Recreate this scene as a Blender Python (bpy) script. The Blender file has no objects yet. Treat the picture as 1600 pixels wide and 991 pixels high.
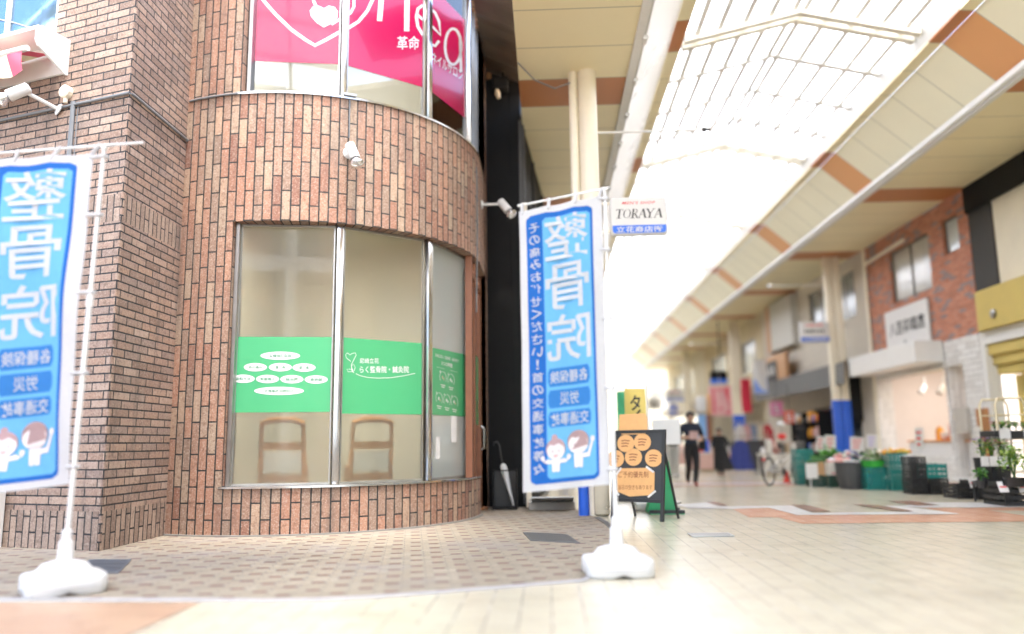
import bpy, bmesh, math, random
import numpy as np
from mathutils import Matrix, Vector
random.seed(7)
R = math.radians
sc = bpy.context.scene
COL = sc.collection

# ------------------------------------------------------------------ camera, world, sun, exposure
CX, CY, FPX, CAM_H = 800.0, 495.5, 1232.5, 1.05
YAW, PITCH, ROLL = 0.044, 0.1587, -0.0125
def cam_axes():
    cy, sy, cp, sp = math.cos(YAW), math.sin(YAW), math.cos(PITCH), math.sin(PITCH)
    F = np.array([-sy*cp, cy*cp, sp]); Rr = np.array([cy, sy, 0.0]); U = np.cross(Rr, F)
    c, s = math.cos(ROLL), math.sin(ROLL)
    return np.array([c*Rr+s*U, -s*Rr+c*U, -F]).T
CM = cam_axes()
cam = bpy.data.cameras.new('camera'); cam_o = bpy.data.objects.new('camera', cam); COL.objects.link(cam_o)
m4 = Matrix([list(CM[i])+[[0, 0, CAM_H][i]] for i in range(3)]+[[0, 0, 0, 1]])
cam_o.matrix_world = m4
cam.sensor_width = 36; cam.lens = FPX/1600*36; cam.clip_start = .05; cam.clip_end = 1500
cam.dof.use_dof = True; cam.dof.focus_distance = 9.05; cam.dof.aperture_fstop = 0.29
sc.camera = cam_o
SUN_EL, SUN_AZ = 76, 155          # azimuth the light comes from, degrees clockwise from +Y
w = bpy.data.worlds.new('World'); sc.world = w; w.use_nodes = True
nt = w.node_tree; bg = nt.nodes['Background']
sky = nt.nodes.new('ShaderNodeTexSky'); sky.sky_type = 'NISHITA'; sky.sun_disc = False
sky.sun_elevation = R(SUN_EL); sky.sun_rotation = R(SUN_AZ); sky.dust_density = 3.0; sky.air_density = 1.0; sky.ozone_density = 1.0
nt.links.new(sky.outputs[0], bg.inputs[0]); bg.inputs[1].default_value = 0.15
sun = bpy.data.lights.new('sun', 'SUN'); sun.energy = 1.5; sun.angle = R(18); sun.color = (1, .975, .94)
sun_o = bpy.data.objects.new('sun', sun); COL.objects.link(sun_o)
az, el = R(SUN_AZ), R(SUN_EL)
sdir = Vector((math.sin(az)*math.cos(el), math.cos(az)*math.cos(el), math.sin(el)))
sun_o.rotation_euler = sdir.to_track_quat('Z', 'Y').to_euler(); sun_o.location = (0, 0, 60)
sc.view_settings.view_transform = 'Standard'; sc.view_settings.look = 'None'
sc.view_settings.exposure = 2.68; sc.view_settings.gamma = 1; sc.view_settings.use_curve_mapping = False
sc.render.engine = 'CYCLES'
sc.cycles.max_bounces = 10; sc.cycles.diffuse_bounces = 5; sc.cycles.transmission_bounces = 8; sc.cycles.transparent_max_bounces = 12
sc.cycles.use_denoising = True; sc.cycles.sample_clamp_indirect = 6; sc.cycles.caustics_refractive = True; sc.cycles.blur_glossy = 1.0; sc.cycles.caustics_reflective = False

# ------------------------------------------------------------------ where a point of the photograph lies on a surface of the place
O3 = np.array([0, 0, CAM_H])
def ray(px, py): return CM @ np.array([px-CX, -(py-CY), -FPX])
def G(px, py, z=0.0): d = ray(px, py); return Vector(O3+d*(z-CAM_H)/d[2])
def PY(px, py, y): d = ray(px, py); return Vector(O3+d*(y/d[1]))
def PX(px, py, x): d = ray(px, py); return Vector(O3+d*(x/d[0]))
def PV(px, py, p, q):
    d = ray(px, py); n = np.array([-(q[1]-p[1]), q[0]-p[0]]); return Vector(O3+d*((n@np.array(p[:2]))/(n@d[:2])))

# ------------------------------------------------------------------ materials
MATS = {}
class NT:
    def __init__(s, name):
        s.m = bpy.data.materials.new(name); s.m.use_nodes = True; s.t = s.m.node_tree; s.b = s.t.nodes['Principled BSDF']; s.out = s.t.nodes['Material Output']
    def n(s, k, **kw):
        x = s.t.nodes.new(k)
        for a, b in kw.items(): setattr(x, a, b)
        return x
    def set(s, sock, v):
        if hasattr(v, 'links') or isinstance(v, bpy.types.NodeSocket): s.t.links.new(v, sock)
        else: sock.default_value = v
    def math(s, op, a, b=0.0, c=None):
        x = s.n('ShaderNodeMath', operation=op); s.set(x.inputs[0], a); s.set(x.inputs[1], b)
        if c is not None: s.set(x.inputs[2], c)
        return x.outputs[0]
    def mix(s, f, a, b, mode='MIX'):
        x = s.n('ShaderNodeMix', data_type='RGBA', blend_type=mode)
        s.set(x.inputs[0], f); s.set(x.inputs[6], a if not isinstance(a, tuple) else (*a[:3], 1)); s.set(x.inputs[7], b if not isinstance(b, tuple) else (*b[:3], 1))
        return x.outputs[2]
    def noise(s, scale, detail=4, vec=None, rough=.55):
        x = s.n('ShaderNodeTexNoise'); x.inputs['Scale'].default_value = scale; x.inputs['Detail'].default_value = detail; x.inputs['Roughness'].default_value = rough
        if vec is None: vec = s.n('ShaderNodeNewGeometry').outputs['Position']
        s.t.links.new(vec, x.inputs['Vector']); return x.outputs[0]
    def ramp(s, f, stops, interp='LINEAR'):
        x = s.n('ShaderNodeValToRGB'); x.color_ramp.interpolation = interp
        e = x.color_ramp.elements
        while len(e) < len(stops): e.new(.5)
        for el_, (p, c) in zip(e, stops): el_.position = p; el_.color = (*c[:3], 1)
        s.set(x.inputs[0], f); return x.outputs[0]
    def sstep(s, v, a, b):
        x = s.n('ShaderNodeMapRange', interpolation_type='SMOOTHSTEP'); s.set(x.inputs[0], v); x.inputs[1].default_value = a; x.inputs[2].default_value = b; return x.outputs[0]
    def bump(s, h, strength=.5, dist=.01):
        x = s.n('ShaderNodeBump'); x.inputs['Strength'].default_value = strength; x.inputs['Distance'].default_value = dist; s.set(x.inputs['Height'], h); s.t.links.new(x.outputs[0], s.b.inputs['Normal']); return x

def M(name, col=(.5, .5, .5), rough=.5, metal=0.0, var=.12, vscale=6.0, bump=0.0, bscale=80.0, coat=0.0, spec=.5, grime=0.0, even=False, cior=1.5):
    """a plain surface with some unevenness: wear in its colour and gloss, a little bump"""
    if name in MATS: return MATS[name]
    k = NT(name)
    f = k.noise(vscale, 5)
    c = k.mix(f, tuple(max(0, x*(1-var)) for x in col), tuple(min(1, x*(1+var)) for x in col))
    if grime:
        g = k.sstep(k.noise(vscale*.35, 7, rough=.7), .55, .8)
        c = k.mix(k.math('MULTIPLY', g, grime), c, tuple(x*.45+.03 for x in col))
    k.set(k.b.inputs['Base Color'], c)
    if even: k.b.inputs['Roughness'].default_value = rough
    else: k.set(k.b.inputs['Roughness'], k.math('ADD', k.math('MULTIPLY', k.math('SUBTRACT', f, .5), .25), rough))
    k.b.inputs['Metallic'].default_value = metal; k.b.inputs['Coat Weight'].default_value = coat; k.b.inputs['Coat IOR'].default_value = cior; k.b.inputs['Specular IOR Level'].default_value = spec
    if bump: k.bump(k.noise(bscale, 3), bump, .004)
    MATS[name] = k.m; return k.m

def M_brick(name, L, h, j, stops, mortar, vertical=False, rough=.75, speck=.5, bump=.6, dirt=.25, streak=0.0, spots=0.0):
    """running bond over UVs in metres; vertical=True lays the bricks upright, columns half a brick apart"""
    if name in MATS: return MATS[name]
    k = NT(name)
    uv = k.n('ShaderNodeUVMap').outputs[0]; sp = k.n('ShaderNodeSeparateXYZ'); k.set(sp.inputs[0], uv)
    a, b = (sp.outputs[1], sp.outputs[0]) if vertical else (sp.outputs[0], sp.outputs[1])
    br = k.math('DIVIDE', b, h); row = k.math('FLOOR', br)
    off = k.math('MULTIPLY', k.math('FLOORED_MODULO', row, 2.0), .5)
    ac = k.math('ADD', k.math('DIVIDE', a, L), off); colm = k.math('FLOOR', ac)
    wob = k.math('MULTIPLY', k.math('SUBTRACT', k.noise(26, 4), .5), .011 if j > .01 else .004)
    fa = k.math('MULTIPLY', k.math('FRACT', ac), L); fb = k.math('MULTIPLY', k.math('FRACT', br), h)
    da = k.math('MINIMUM', fa, k.math('SUBTRACT', L, fa)); db = k.math('MINIMUM', fb, k.math('SUBTRACT', h, fb))
    d = k.math('ADD', k.math('MINIMUM', da, db), wob)
    mask = k.sstep(d, j*.5-.0015, j*.5+.003)
    cv = k.n('ShaderNodeCombineXYZ'); k.set(cv.inputs[0], colm); k.set(cv.inputs[1], row)
    wn = k.n('ShaderNodeTexWhiteNoise', noise_dimensions='2D'); k.set(wn.inputs['Vector'], cv.outputs[0])
    base = k.ramp(wn.outputs['Value'], stops, 'LINEAR')
    n1 = k.noise(55, 6, rough=.75); n2 = k.noise(2.2, 4); n3 = k.noise(240, 2)
    c = k.mix(k.math('MULTIPLY', k.sstep(n1, .52, .68), speck), base, (.62, .52, .43))
    c = k.mix(k.math('MULTIPLY', k.sstep(n1, .46, .34), .45), c, tuple(x*.45 for x in stops[0][1]))
    if speck > .3:
        n4 = k.noise(17, 5, rough=.7); n5 = k.noise(38, 4, rough=.7)
        c = k.mix(k.math('MULTIPLY', k.sstep(n4, .50, .66), .55), c, tuple(x*.62 for x in stops[0][1])); c = k.mix(k.math('MULTIPLY', k.sstep(n5, .54, .66), .26), c, (.58, .50, .42))
    c = k.mix(k.math('MULTIPLY', k.sstep(n2, .5, .72), dirt), c, (.16, .12, .10))
    if streak:
        ps = k.n('ShaderNodeNewGeometry').outputs['Position']; mp = k.n('ShaderNodeMapping'); k.set(mp.inputs[0], ps); mp.inputs['Scale'].default_value = (3.2, 3.2, .30)
        sn = k.n('ShaderNodeTexNoise'); sn.inputs['Scale'].default_value = 1.6; sn.inputs['Detail'].default_value = 7; sn.inputs['Roughness'].default_value = .65; k.set(sn.inputs['Vector'], mp.outputs[0])
        c = k.mix(k.math('MULTIPLY', k.sstep(sn.outputs[0], .52, .70), streak), c, (.10, .085, .075)); c = k.mix(k.math('MULTIPLY', k.sstep(sn.outputs[0], .42, .28), streak*.6), c, (.48, .42, .36))
    if spots:
        vo = k.n('ShaderNodeTexVoronoi'); vo.inputs['Scale'].default_value = 1.7; vo.inputs['Randomness'].default_value = 1; k.set(vo.inputs['Vector'], k.n('ShaderNodeNewGeometry').outputs['Position'])
        c = k.mix(k.math('MULTIPLY', k.sstep(vo.outputs['Distance'], .055, .03), spots), c, (.12, .11, .10)); c = k.mix(k.math('MULTIPLY', k.sstep(k.noise(.55, 8, rough=.72), .50, .66), spots*.55), c, tuple(x*.62 for x in stops[0][1]))
    c = k.mix(mask, k.mix(k.sstep(k.noise(3.5, 5), .45, .7), mortar, tuple(min(1, x*1.9) for x in mortar)), c)
    k.set(k.b.inputs['Base Color'], c); k.b.inputs['Roughness'].default_value = rough
    hgt = k.math('ADD', k.math('ADD', mask, k.math('MULTIPLY', n1, .35)), k.math('MULTIPLY', n3, .10))
    k.bump(hgt, bump, .006)
    MATS[name] = k.m; return k.m

def M_emit(name, col, s):
    if name in MATS: return MATS[name]
    k = NT(name); k.b.inputs['Base Color'].default_value = (*col, 1); k.b.inputs['Emission Color'].default_value = (*col, 1); k.b.inputs['Emission Strength'].default_value = s
    MATS[name] = k.m; return k.m

def M_cloth(name, col, thru=.35):
    if name in MATS: return MATS[name]
    k = NT(name); c = k.mix(k.noise(30, 4), tuple(x*.93 for x in col), tuple(min(1, x*1.06) for x in col)); k.set(k.b.inputs['Base Color'], c); k.b.inputs['Roughness'].default_value = .75; k.b.inputs['Specular IOR Level'].default_value = .25
    tr_ = k.n('ShaderNodeBsdfTranslucent'); k.set(tr_.inputs[0], c); mx_ = k.n('ShaderNodeMixShader'); mx_.inputs[0].default_value = thru; k.set(mx_.inputs[1], k.b.outputs[0]); k.set(mx_.inputs[2], tr_.outputs[0]); k.t.links.new(mx_.outputs[0], k.out.inputs['Surface'])
    k.bump(k.noise(420, 2), .15, .001); MATS[name] = k.m; return k.m

def M_glass(name, tint=(1, 1, 1), clear=True, rough=.28, haze=0.0, hc=(.62, .60, .50)):
    """pane: mirror reflection by Fresnel over a clear or a frosted body"""
    if name in MATS: return MATS[name]
    k = NT(name); k.t.nodes.remove(k.b)
    fr = k.n('ShaderNodeFresnel'); fr.inputs['IOR'].default_value = 1.52
    gl = k.n('ShaderNodeBsdfGlossy'); gl.inputs['Roughness'].default_value = .015
    if clear:
        body = k.n('ShaderNodeBsdfTransparent'); body.inputs['Color'].default_value = (*tint, 1); bo = body.outputs[0]
    else:
        b1 = k.n('ShaderNodeBsdfRefraction'); b1.inputs['Roughness'].default_value = rough; b1.inputs['IOR'].default_value = 1.25; b1.inputs['Color'].default_value = (*tint, 1)
        b2 = k.n('ShaderNodeBsdfDiffuse'); b2.inputs['Color'].default_value = (*hc, 1)
        mx = k.n('ShaderNodeMixShader'); mx.inputs[0].default_value = haze; k.set(mx.inputs[1], b1.outputs[0]); k.set(mx.inputs[2], b2.outputs[0]); bo = mx.outputs[0]
    mx = k.n('ShaderNodeMixShader'); k.set(mx.inputs[0], k.math('MINIMUM', k.math('MULTIPLY', fr.outputs[0], 1.7), 1.0)); k.set(mx.inputs[1], bo); k.set(mx.inputs[2], gl.outputs[0])
    k.t.links.new(mx.outputs[0], k.out.inputs['Surface']); MATS[name] = k.m; return k.m

# ------------------------------------------------------------------ mesh builder
ROOTM = {}
def local_inv(parent):
    p = parent
    while p is not None:
        if p.name in ROOTM: return ROOTM[p.name].inverted()
        p = p.parent
    return Matrix.Identity(4)
class MB:
    def __init__(s, world=True): s.v = []; s.f = []; s.mi = []; s.uv = []; s.world = world; s.x = None; s.cur = 0
    def add(s, vs, fs, mi=None, uvs=None):
        o = len(s.v); mi = s.cur if mi is None else mi
        if s.x is not None: vs = [s.x @ Vector(v) for v in vs]
        s.v.extend([tuple(v) for v in vs])
        for i, f in enumerate(fs):
            s.f.append([o+j for j in f]); s.mi.append(mi); s.uv.append(uvs[i] if uvs else None)
        return s
    def box(s, c, d, rz=0.0, bev=0.0, mi=None, rot=None):
        hx, hy, hz = d[0]/2, d[1]/2, d[2]/2
        mt = Matrix.Translation(c) @ (rot.to_4x4() if rot is not None else Matrix.Rotation(rz, 4, 'Z'))
        if bev <= 0:
            vs = [mt @ Vector((x, y, z)) for z in (-hz, hz) for y in (-hy, hy) for x in (-hx, hx)]
            return s.add(vs, [(0, 2, 3, 1), (4, 5, 7, 6), (0, 1, 5, 4), (2, 6, 7, 3), (0, 4, 6, 2), (1, 3, 7, 5)], mi)
        bm = bmesh.new(); bmesh.ops.create_cube(bm, size=1)
        for v in bm.verts: v.co = Vector((v.co.x*d[0], v.co.y*d[1], v.co.z*d[2]))
        bmesh.ops.bevel(bm, geom=bm.edges[:], offset=min(bev, min(d)*.45), segments=2, profile=.5, affect='EDGES')
        bm.verts.index_update(); vs = [mt @ v.co for v in bm.verts]; fs = [[v.index for v in f.verts] for f in bm.faces]; bm.free()
        return s.add(vs, fs, mi)
    def b(s, x0, x1, y0, y1, z0, z1, bev=0, mi=None): return s.box(((x0+x1)/2, (y0+y1)/2, (z0+z1)/2), (abs(x1-x0), abs(y1-y0), abs(z1-z0)), 0, bev, mi)
    def tube(s, p0, p1, r0, r1=None, n=12, mi=None, cap=True): return s.path([p0, p1], [r0, r0 if r1 is None else r1], n, mi, cap)
    def path(s, pts, rad, n=10, mi=None, cap=True, closed=False):
        pts = [Vector(p) for p in pts]; k = len(pts)
        if not hasattr(rad, '__len__'): rad = [rad]*k
        vs = []; prev = None
        for i, p in enumerate(pts):
            if closed: t = pts[(i+1) % k]-pts[i-1]
            else: t = pts[min(i+1, k-1)]-pts[max(i-1, 0)]
            t.normalize()
            if prev is None:
                ref = Vector((0, 0, 1)) if abs(t.z) < .9 else Vector((1, 0, 0)); a = t.cross(ref).normalized()
            else: a = (prev-t*prev.dot(t)).normalized()
            prev = a; bvec = t.cross(a)
            vs += [p+(a*math.cos(2*math.pi*j/n)+bvec*math.sin(2*math.pi*j/n))*rad[i] for j in range(n)]
        fs = [(i*n+j, i*n+(j+1) % n, (i+1)*n+(j+1) % n, (i+1)*n+j) for i in range(k-1) for j in range(n)]
        if closed: fs += [((k-1)*n+j, (k-1)*n+(j+1) % n, (j+1) % n, j) for j in range(n)]
        elif cap: fs += [tuple(reversed(range(n))), tuple(range((k-1)*n, k*n))]
        return s.add(vs, fs, mi)
    def lathe(s, prof, c=(0, 0, 0), n=20, mi=None, rot=None):
        vs = []; mt = Matrix.Translation(c) @ (rot.to_4x4() if rot is not None else Matrix.Identity(4)); k = len(prof)
        for r, z in prof: vs += [mt @ Vector((r*math.cos(2*math.pi*j/n), r*math.sin(2*math.pi*j/n), z)) for j in range(n)]
        fs = [(i*n+j, i*n+(j+1) % n, (i+1)*n+(j+1) % n, (i+1)*n+j) for i in range(k-1) for j in range(n)]
        fs += [tuple(reversed(range(n))), tuple(range((k-1)*n, k*n))]
        return s.add(vs, fs, mi)
    def ball(s, c, r, n=12, mi=None, sq=(1, 1, 1)):
        k = max(5, n//2); prof = [(math.sin(math.pi*i/k), -math.cos(math.pi*i/k)) for i in range(k+1)]
        vs = []
        for a, z in prof: vs += [Vector((c[0]+r*sq[0]*max(a, .02)*math.cos(2*math.pi*j/n), c[1]+r*sq[1]*max(a, .02)*math.sin(2*math.pi*j/n), c[2]+r*sq[2]*z)) for j in range(n)]
        fs = [(i*n+j, i*n+(j+1) % n, (i+1)*n+(j+1) % n, (i+1)*n+j) for i in range(k) for j in range(n)]
        fs += [tuple(reversed(range(n))), tuple(range(k*n, (k+1)*n))]
        return s.add(vs, fs, mi)
    def prism(s, poly, z0, z1, mt=None, mi=None):
        """polygon in x,y extruded along z, moved by mt"""
        mt = mt or Matrix.Identity(4); n = len(poly)
        vs = [mt @ Vector((x, y, z0)) for x, y in poly]+[mt @ Vector((x, y, z1)) for x, y in poly]
        return s.add(vs, [tuple(reversed(range(n))), tuple(range(n, 2*n))]+[(i, (i+1) % n, n+(i+1) % n, n+i) for i in range(n)], mi)
    def grid(s, fn, nu, nv, mi=None, uvf=None, u0=0, u1=1, v0=0, v1=1):
        vs = [fn(u0+(u1-u0)*i/nu, v0+(v1-v0)*j/nv) for j in range(nv+1) for i in range(nu+1)]
        fs = [(j*(nu+1)+i, j*(nu+1)+i+1, (j+1)*(nu+1)+i+1, (j+1)*(nu+1)+i) for j in range(nv) for i in range(nu)]
        uvs = None
        if uvf:
            q = lambda i, j: uvf(u0+(u1-u0)*i/nu, v0+(v1-v0)*j/nv)
            uvs = [(q(i, j), q(i+1, j), q(i+1, j+1), q(i, j+1)) for j in range(nv) for i in range(nu)]
        return s.add(vs, fs, mi, uvs)
    def wall(s, p0, p1, z0, z1, holes=(), thick=.25, u0=0.0, bands=None, rmi=0, reveal=None):
        """upright wall from p0 to p1 (outside on its right-hand side walking p0->p1), holes (s0,s1,za,zb); bands [(za,zb,slot)]"""
        p0 = Vector((p0[0], p0[1], 0)); p1 = Vector((p1[0], p1[1], 0)); L = (p1-p0).length; d = (p1-p0)/L; n = Vector((d.y, -d.x, 0)); rv = thick if reveal is None else reveal
        ss = sorted({0.0, L, *[min(max(h[i], 0), L) for h in holes for i in (0, 1)]}); zz = sorted({z0, z1, *[min(max(h[i], z0), z1) for h in holes for i in (2, 3)], *[b_[i] for b_ in (bands or []) for i in (0, 1) if z0 < b_[i] < z1]})
        P = lambda a, z, t=0.0: p0+d*a-n*t+Vector((0, 0, z))
        inh = lambda a, z: any(h[0] < a < h[1] and h[2] < z < h[3] for h in holes)
        for a, a2 in zip(ss, ss[1:]):
            for z, z2 in zip(zz, zz[1:]):
                if inh((a+a2)/2, (z+z2)/2): continue
                mi = 0
                for b_ in bands or []:
                    if b_[0] < (z+z2)/2 < b_[1]: mi = b_[2]
                s.add([P(a, z), P(a2, z), P(a2, z2), P(a, z2)], [(0, 1, 2, 3)], mi, [((u0+a, z), (u0+a2, z), (u0+a2, z2), (u0+a, z2))])
                s.add([P(a, z, thick), P(a2, z, thick), P(a2, z2, thick), P(a, z2, thick)], [(3, 2, 1, 0)], rmi, [((a, z), (a2, z), (a2, z2), (a, z2))])
        for h in holes:
            a, a2, z, z2 = max(h[0], 0), min(h[1], L), max(h[2], z0), min(h[3], z1)
            for q in (((a, z), (a2, z)), ((a2, z), (a2, z2)), ((a2, z2), (a, z2)), ((a, z2), (a, z))):
                (x0, y0), (x1, y1) = q
                if y0 == y1 and (y0 <= z0 or y0 >= z1): continue
                s.add([P(x0, y0), P(x1, y1), P(x1, y1, rv), P(x0, y0, rv)], [(0, 1, 2, 3)], rmi, [((u0+x0+y0, 0), (u0+x1+y1, 0), (u0+x1+y1, rv), (u0+x0+y0, rv))])
        for a in (0, L): s.add([P(a, z0), P(a, z1), P(a, z1, thick), P(a, z0, thick)], [(0, 1, 2, 3)], rmi, [((0, z0), (0, z1), (thick, z1), (thick, z0))])
        for z in (z0, z1): s.add([P(0, z), P(L, z), P(L, z, thick), P(0, z, thick)], [(0, 1, 2, 3)], rmi, [((0, 0), (L, 0), (L, thick), (0, thick))])
        return s
    def build(s, name, mats, parent=None, smooth=False, ang=40):
        me = bpy.data.meshes.new(name); vs = s.v; loc = Vector((0, 0, 0))
        if parent is not None:
            if s.world:
                inv = local_inv(parent); vs = [inv @ Vector(v) for v in vs]
        elif s.world:
            a = np.array(vs); loc = Vector(((a[:, 0].min()+a[:, 0].max())/2, (a[:, 1].min()+a[:, 1].max())/2, a[:, 2].min())); vs = [Vector(v)-loc for v in vs]
        me.from_pydata([tuple(v) for v in vs], [], s.f)
        if not isinstance(mats, (list, tuple)): mats = [mats]
        for m in mats: me.materials.append(m)
        me.polygons.foreach_set('material_index', s.mi)
        if any(u is not None for u in s.uv):
            ul = me.uv_layers.new(name='UVMap'); li = 0; data = []
            for f, u in zip(s.f, s.uv):
                for i in range(len(f)): data.extend(u[i] if u else (0, 0))
            ul.data.foreach_set('uv', data)
        if smooth:
            me.polygons.foreach_set('use_smooth', [True]*len(me.polygons)); me.update()
            me.set_sharp_from_angle(angle=R(ang))
        me.update()
        o = bpy.data.objects.new(name, me); COL.objects.link(o)
        if parent is not None: o.parent = parent
        else: o.location = loc
        return o

def thing(name, label, cat, loc=(0, 0, 0), rz=0.0, group=None):
    o = bpy.data.objects.new(name, None); COL.objects.link(o); o.location = loc; o.rotation_euler = (0, 0, rz); o.empty_display_size = .2
    ROOTM[o.name] = Matrix.Translation(loc) @ Matrix.Rotation(rz, 4, 'Z')
    return tag(o, label, cat, group)
def tag(o, label=None, cat=None, group=None, kind=None):
    if label: o['label'] = label
    if cat: o['category'] = cat
    if group: o['group'] = group
    if kind: o['kind'] = kind
    return o
def dup(root, loc, rz=0.0, label=None):
    r = root.copy(); COL.objects.link(r); r.location = loc; r.rotation_euler = (0, 0, rz); ROOTM[r.name] = Matrix.Translation(loc) @ Matrix.Rotation(rz, 4, 'Z')
    if label: r['label'] = label
    for c in list(root.children):
        cc = c.copy(); COL.objects.link(cc); cc.parent = r
        for g in list(c.children):
            gg = g.copy(); COL.objects.link(gg); gg.parent = cc
    return r

# ------------------------------------------------------------------ lettering (Blender's own built-in font, turned to mesh)
TXT = {}
def glyphs(sx, bold=0.0, shear=0.0, spacing=1.0, line=1.0):
    key = (sx, bold, shear, spacing, line)
    if key not in TXT:
        cu = bpy.data.curves.new('t', 'FONT'); cu.body = sx; cu.size = 1; cu.resolution_u = 3; cu.align_x = 'CENTER'; cu.offset = bold; cu.shear = shear; cu.space_character = spacing; cu.space_line = line
        ob = bpy.data.objects.new('t', cu); COL.objects.link(ob); bpy.context.view_layer.update()
        me = bpy.data.meshes.new_from_object(ob)
        v = np.array([tuple(x.co)[:2] for x in me.vertices]) if len(me.vertices) else np.zeros((1, 2)); f = [list(p.vertices) for p in me.polygons]
        bpy.data.objects.remove(ob); bpy.data.curves.remove(cu); bpy.data.meshes.remove(me)
        lo, hi = v.min(0), v.max(0); TXT[key] = ((v-(lo+hi)/2)/np.maximum(hi-lo, 1e-6), (hi-lo), f)
    return TXT[key]
def put_text(mb, sx, c, wd, ht, fn, bold=0.0, shear=0.0, mirror=False, mi=None, spacing=1.0, keep=False, line=1.0):
    """text filling a wd x ht box about c in a 2-D frame; fn turns 2-D into a point of the place"""
    v, size, f = glyphs(sx, bold, shear, spacing, line)
    if keep:
        k = min(wd/size[0], ht/size[1]); wd, ht = size[0]*k, size[1]*k
    mb.add([fn(c[0]+(-x if mirror else x)*wd, c[1]+y*ht) for x, y in v], f, mi)
def flat(o, ex, ey, n, off=.002):
    o, ex, ey, n = Vector(o), Vector(ex), Vector(ey), Vector(n)
    return lambda x, y, k=0.0: o+ex*x+ey*y+n*(off+k)
def ellipse(n, cx, cy, rx, ry, a0=0, a1=2*math.pi): return [(cx+rx*math.cos(a0+(a1-a0)*i/n), cy+ry*math.sin(a0+(a1-a0)*i/n)) for i in range(n+(0 if abs(a1-a0-2*math.pi) < 1e-6 else 1))]
def stroke(mb, pts, wd, fn, mi=None, closed=False):
    """a flat line of width wd along 2-D pts"""
    n = len(pts); L = []; Rr = []
    for i in range(n):
        a = Vector(pts[i-1] if (i or closed) else pts[0]); b = Vector(pts[(i+1) % n] if (i < n-1 or closed) else pts[-1]); t = (b-a)
        if t.length < 1e-9: t = Vector((1, 0))
        t.normalize(); q = Vector((-t.y, t.x))*wd/2; p = Vector(pts[i]); L.append(p+q); Rr.append(p-q)
    vs = [fn(*p) for p in L]+[fn(*p) for p in Rr]
    mb.add(vs, [(i, (i+1) % n, n+(i+1) % n, n+i) for i in range(n if closed else n-1)], mi)
def poly(mb, pts, fn, mi=None): mb.add([fn(*p) for p in pts], [tuple(range(len(pts)))], mi)

# common materials
STEEL = M('stainless_steel', (.62, .62, .61), .18, 1.0, .05); STEEL_DULL = M('dull_steel', (.45, .44, .42), .38, 1.0, .12)
WHITE = M('white_paint', (.72, .71, .685), .42, 0, .05, grime=.15); WHITE_PL = M('white_plastic', (.66, .66, .655), .35, 0, .03)
CREAM_P = M('cream_paint', (.84, .77, .62), .4, 0, .05, grime=.1); BLACK = M('black_paint', (.012, .012, .012), .6, 0, .3, spec=.15, grime=.1)
DARK = M('dark_grey', (.05, .05, .05), .6, 0, .3); GREY = M('grey_paint', (.33, .33, .32), .5, 0, .12, grime=.2)
BLUE = M('blue_paint', (.015, .10, .55), .35, 0, .1); BLACK_PL = M('black_plastic', (.022, .022, .023), .45, 0, .2)
TEAL = M('teal_plastic', (.02, .22, .20), .42, 0, .15); WOOD = M('light_wood', (.60, .34, .13), .45, 0, .25, 14)
PAPER = M('white_paper', (.68, .67, .65), .7, 0, .03)
CLEAR = M_glass('clear_glass', (.93, .96, .95))

# ================================================================== THE SETTING
def tile_mat(name, L, h, j, stops, mortar, rough, spec_bump=.25, dirt=.2):
    return M_brick(name, L, h, j, stops, mortar, False, rough, .12, spec_bump, dirt)
CREAM_TILE = M_brick('cream_floor_tile', .40, .20, .009, [(0, (.50, .458, .345)), (.5, (.52, .475, .36)), (1, (.535, .49, .375))], (.29, .275, .235), True, .24, .10, .08, .12, 0, .45)
def sheet(name, polys, z, mat, scale=1.0, kind='structure', th=0.0):
    mb = MB()
    for p in polys:
        mb.add([(x, y, z) for x, y in p], [tuple(range(len(p)))], 0, [[(x, y) for x, y in p]])
    return tag(mb.build(name, mat), kind=kind)
sheet('ground', [[(-400, -300), (400, -300), (400, 500), (-400, 500)]], -.02, M('asphalt', (.22, .21, .19), .8, 0, .2, 3))
sheet('street', [[(-16, -14), (14, -14), (14, 90), (-16, 90)]], 0.0, CREAM_TILE)
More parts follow.
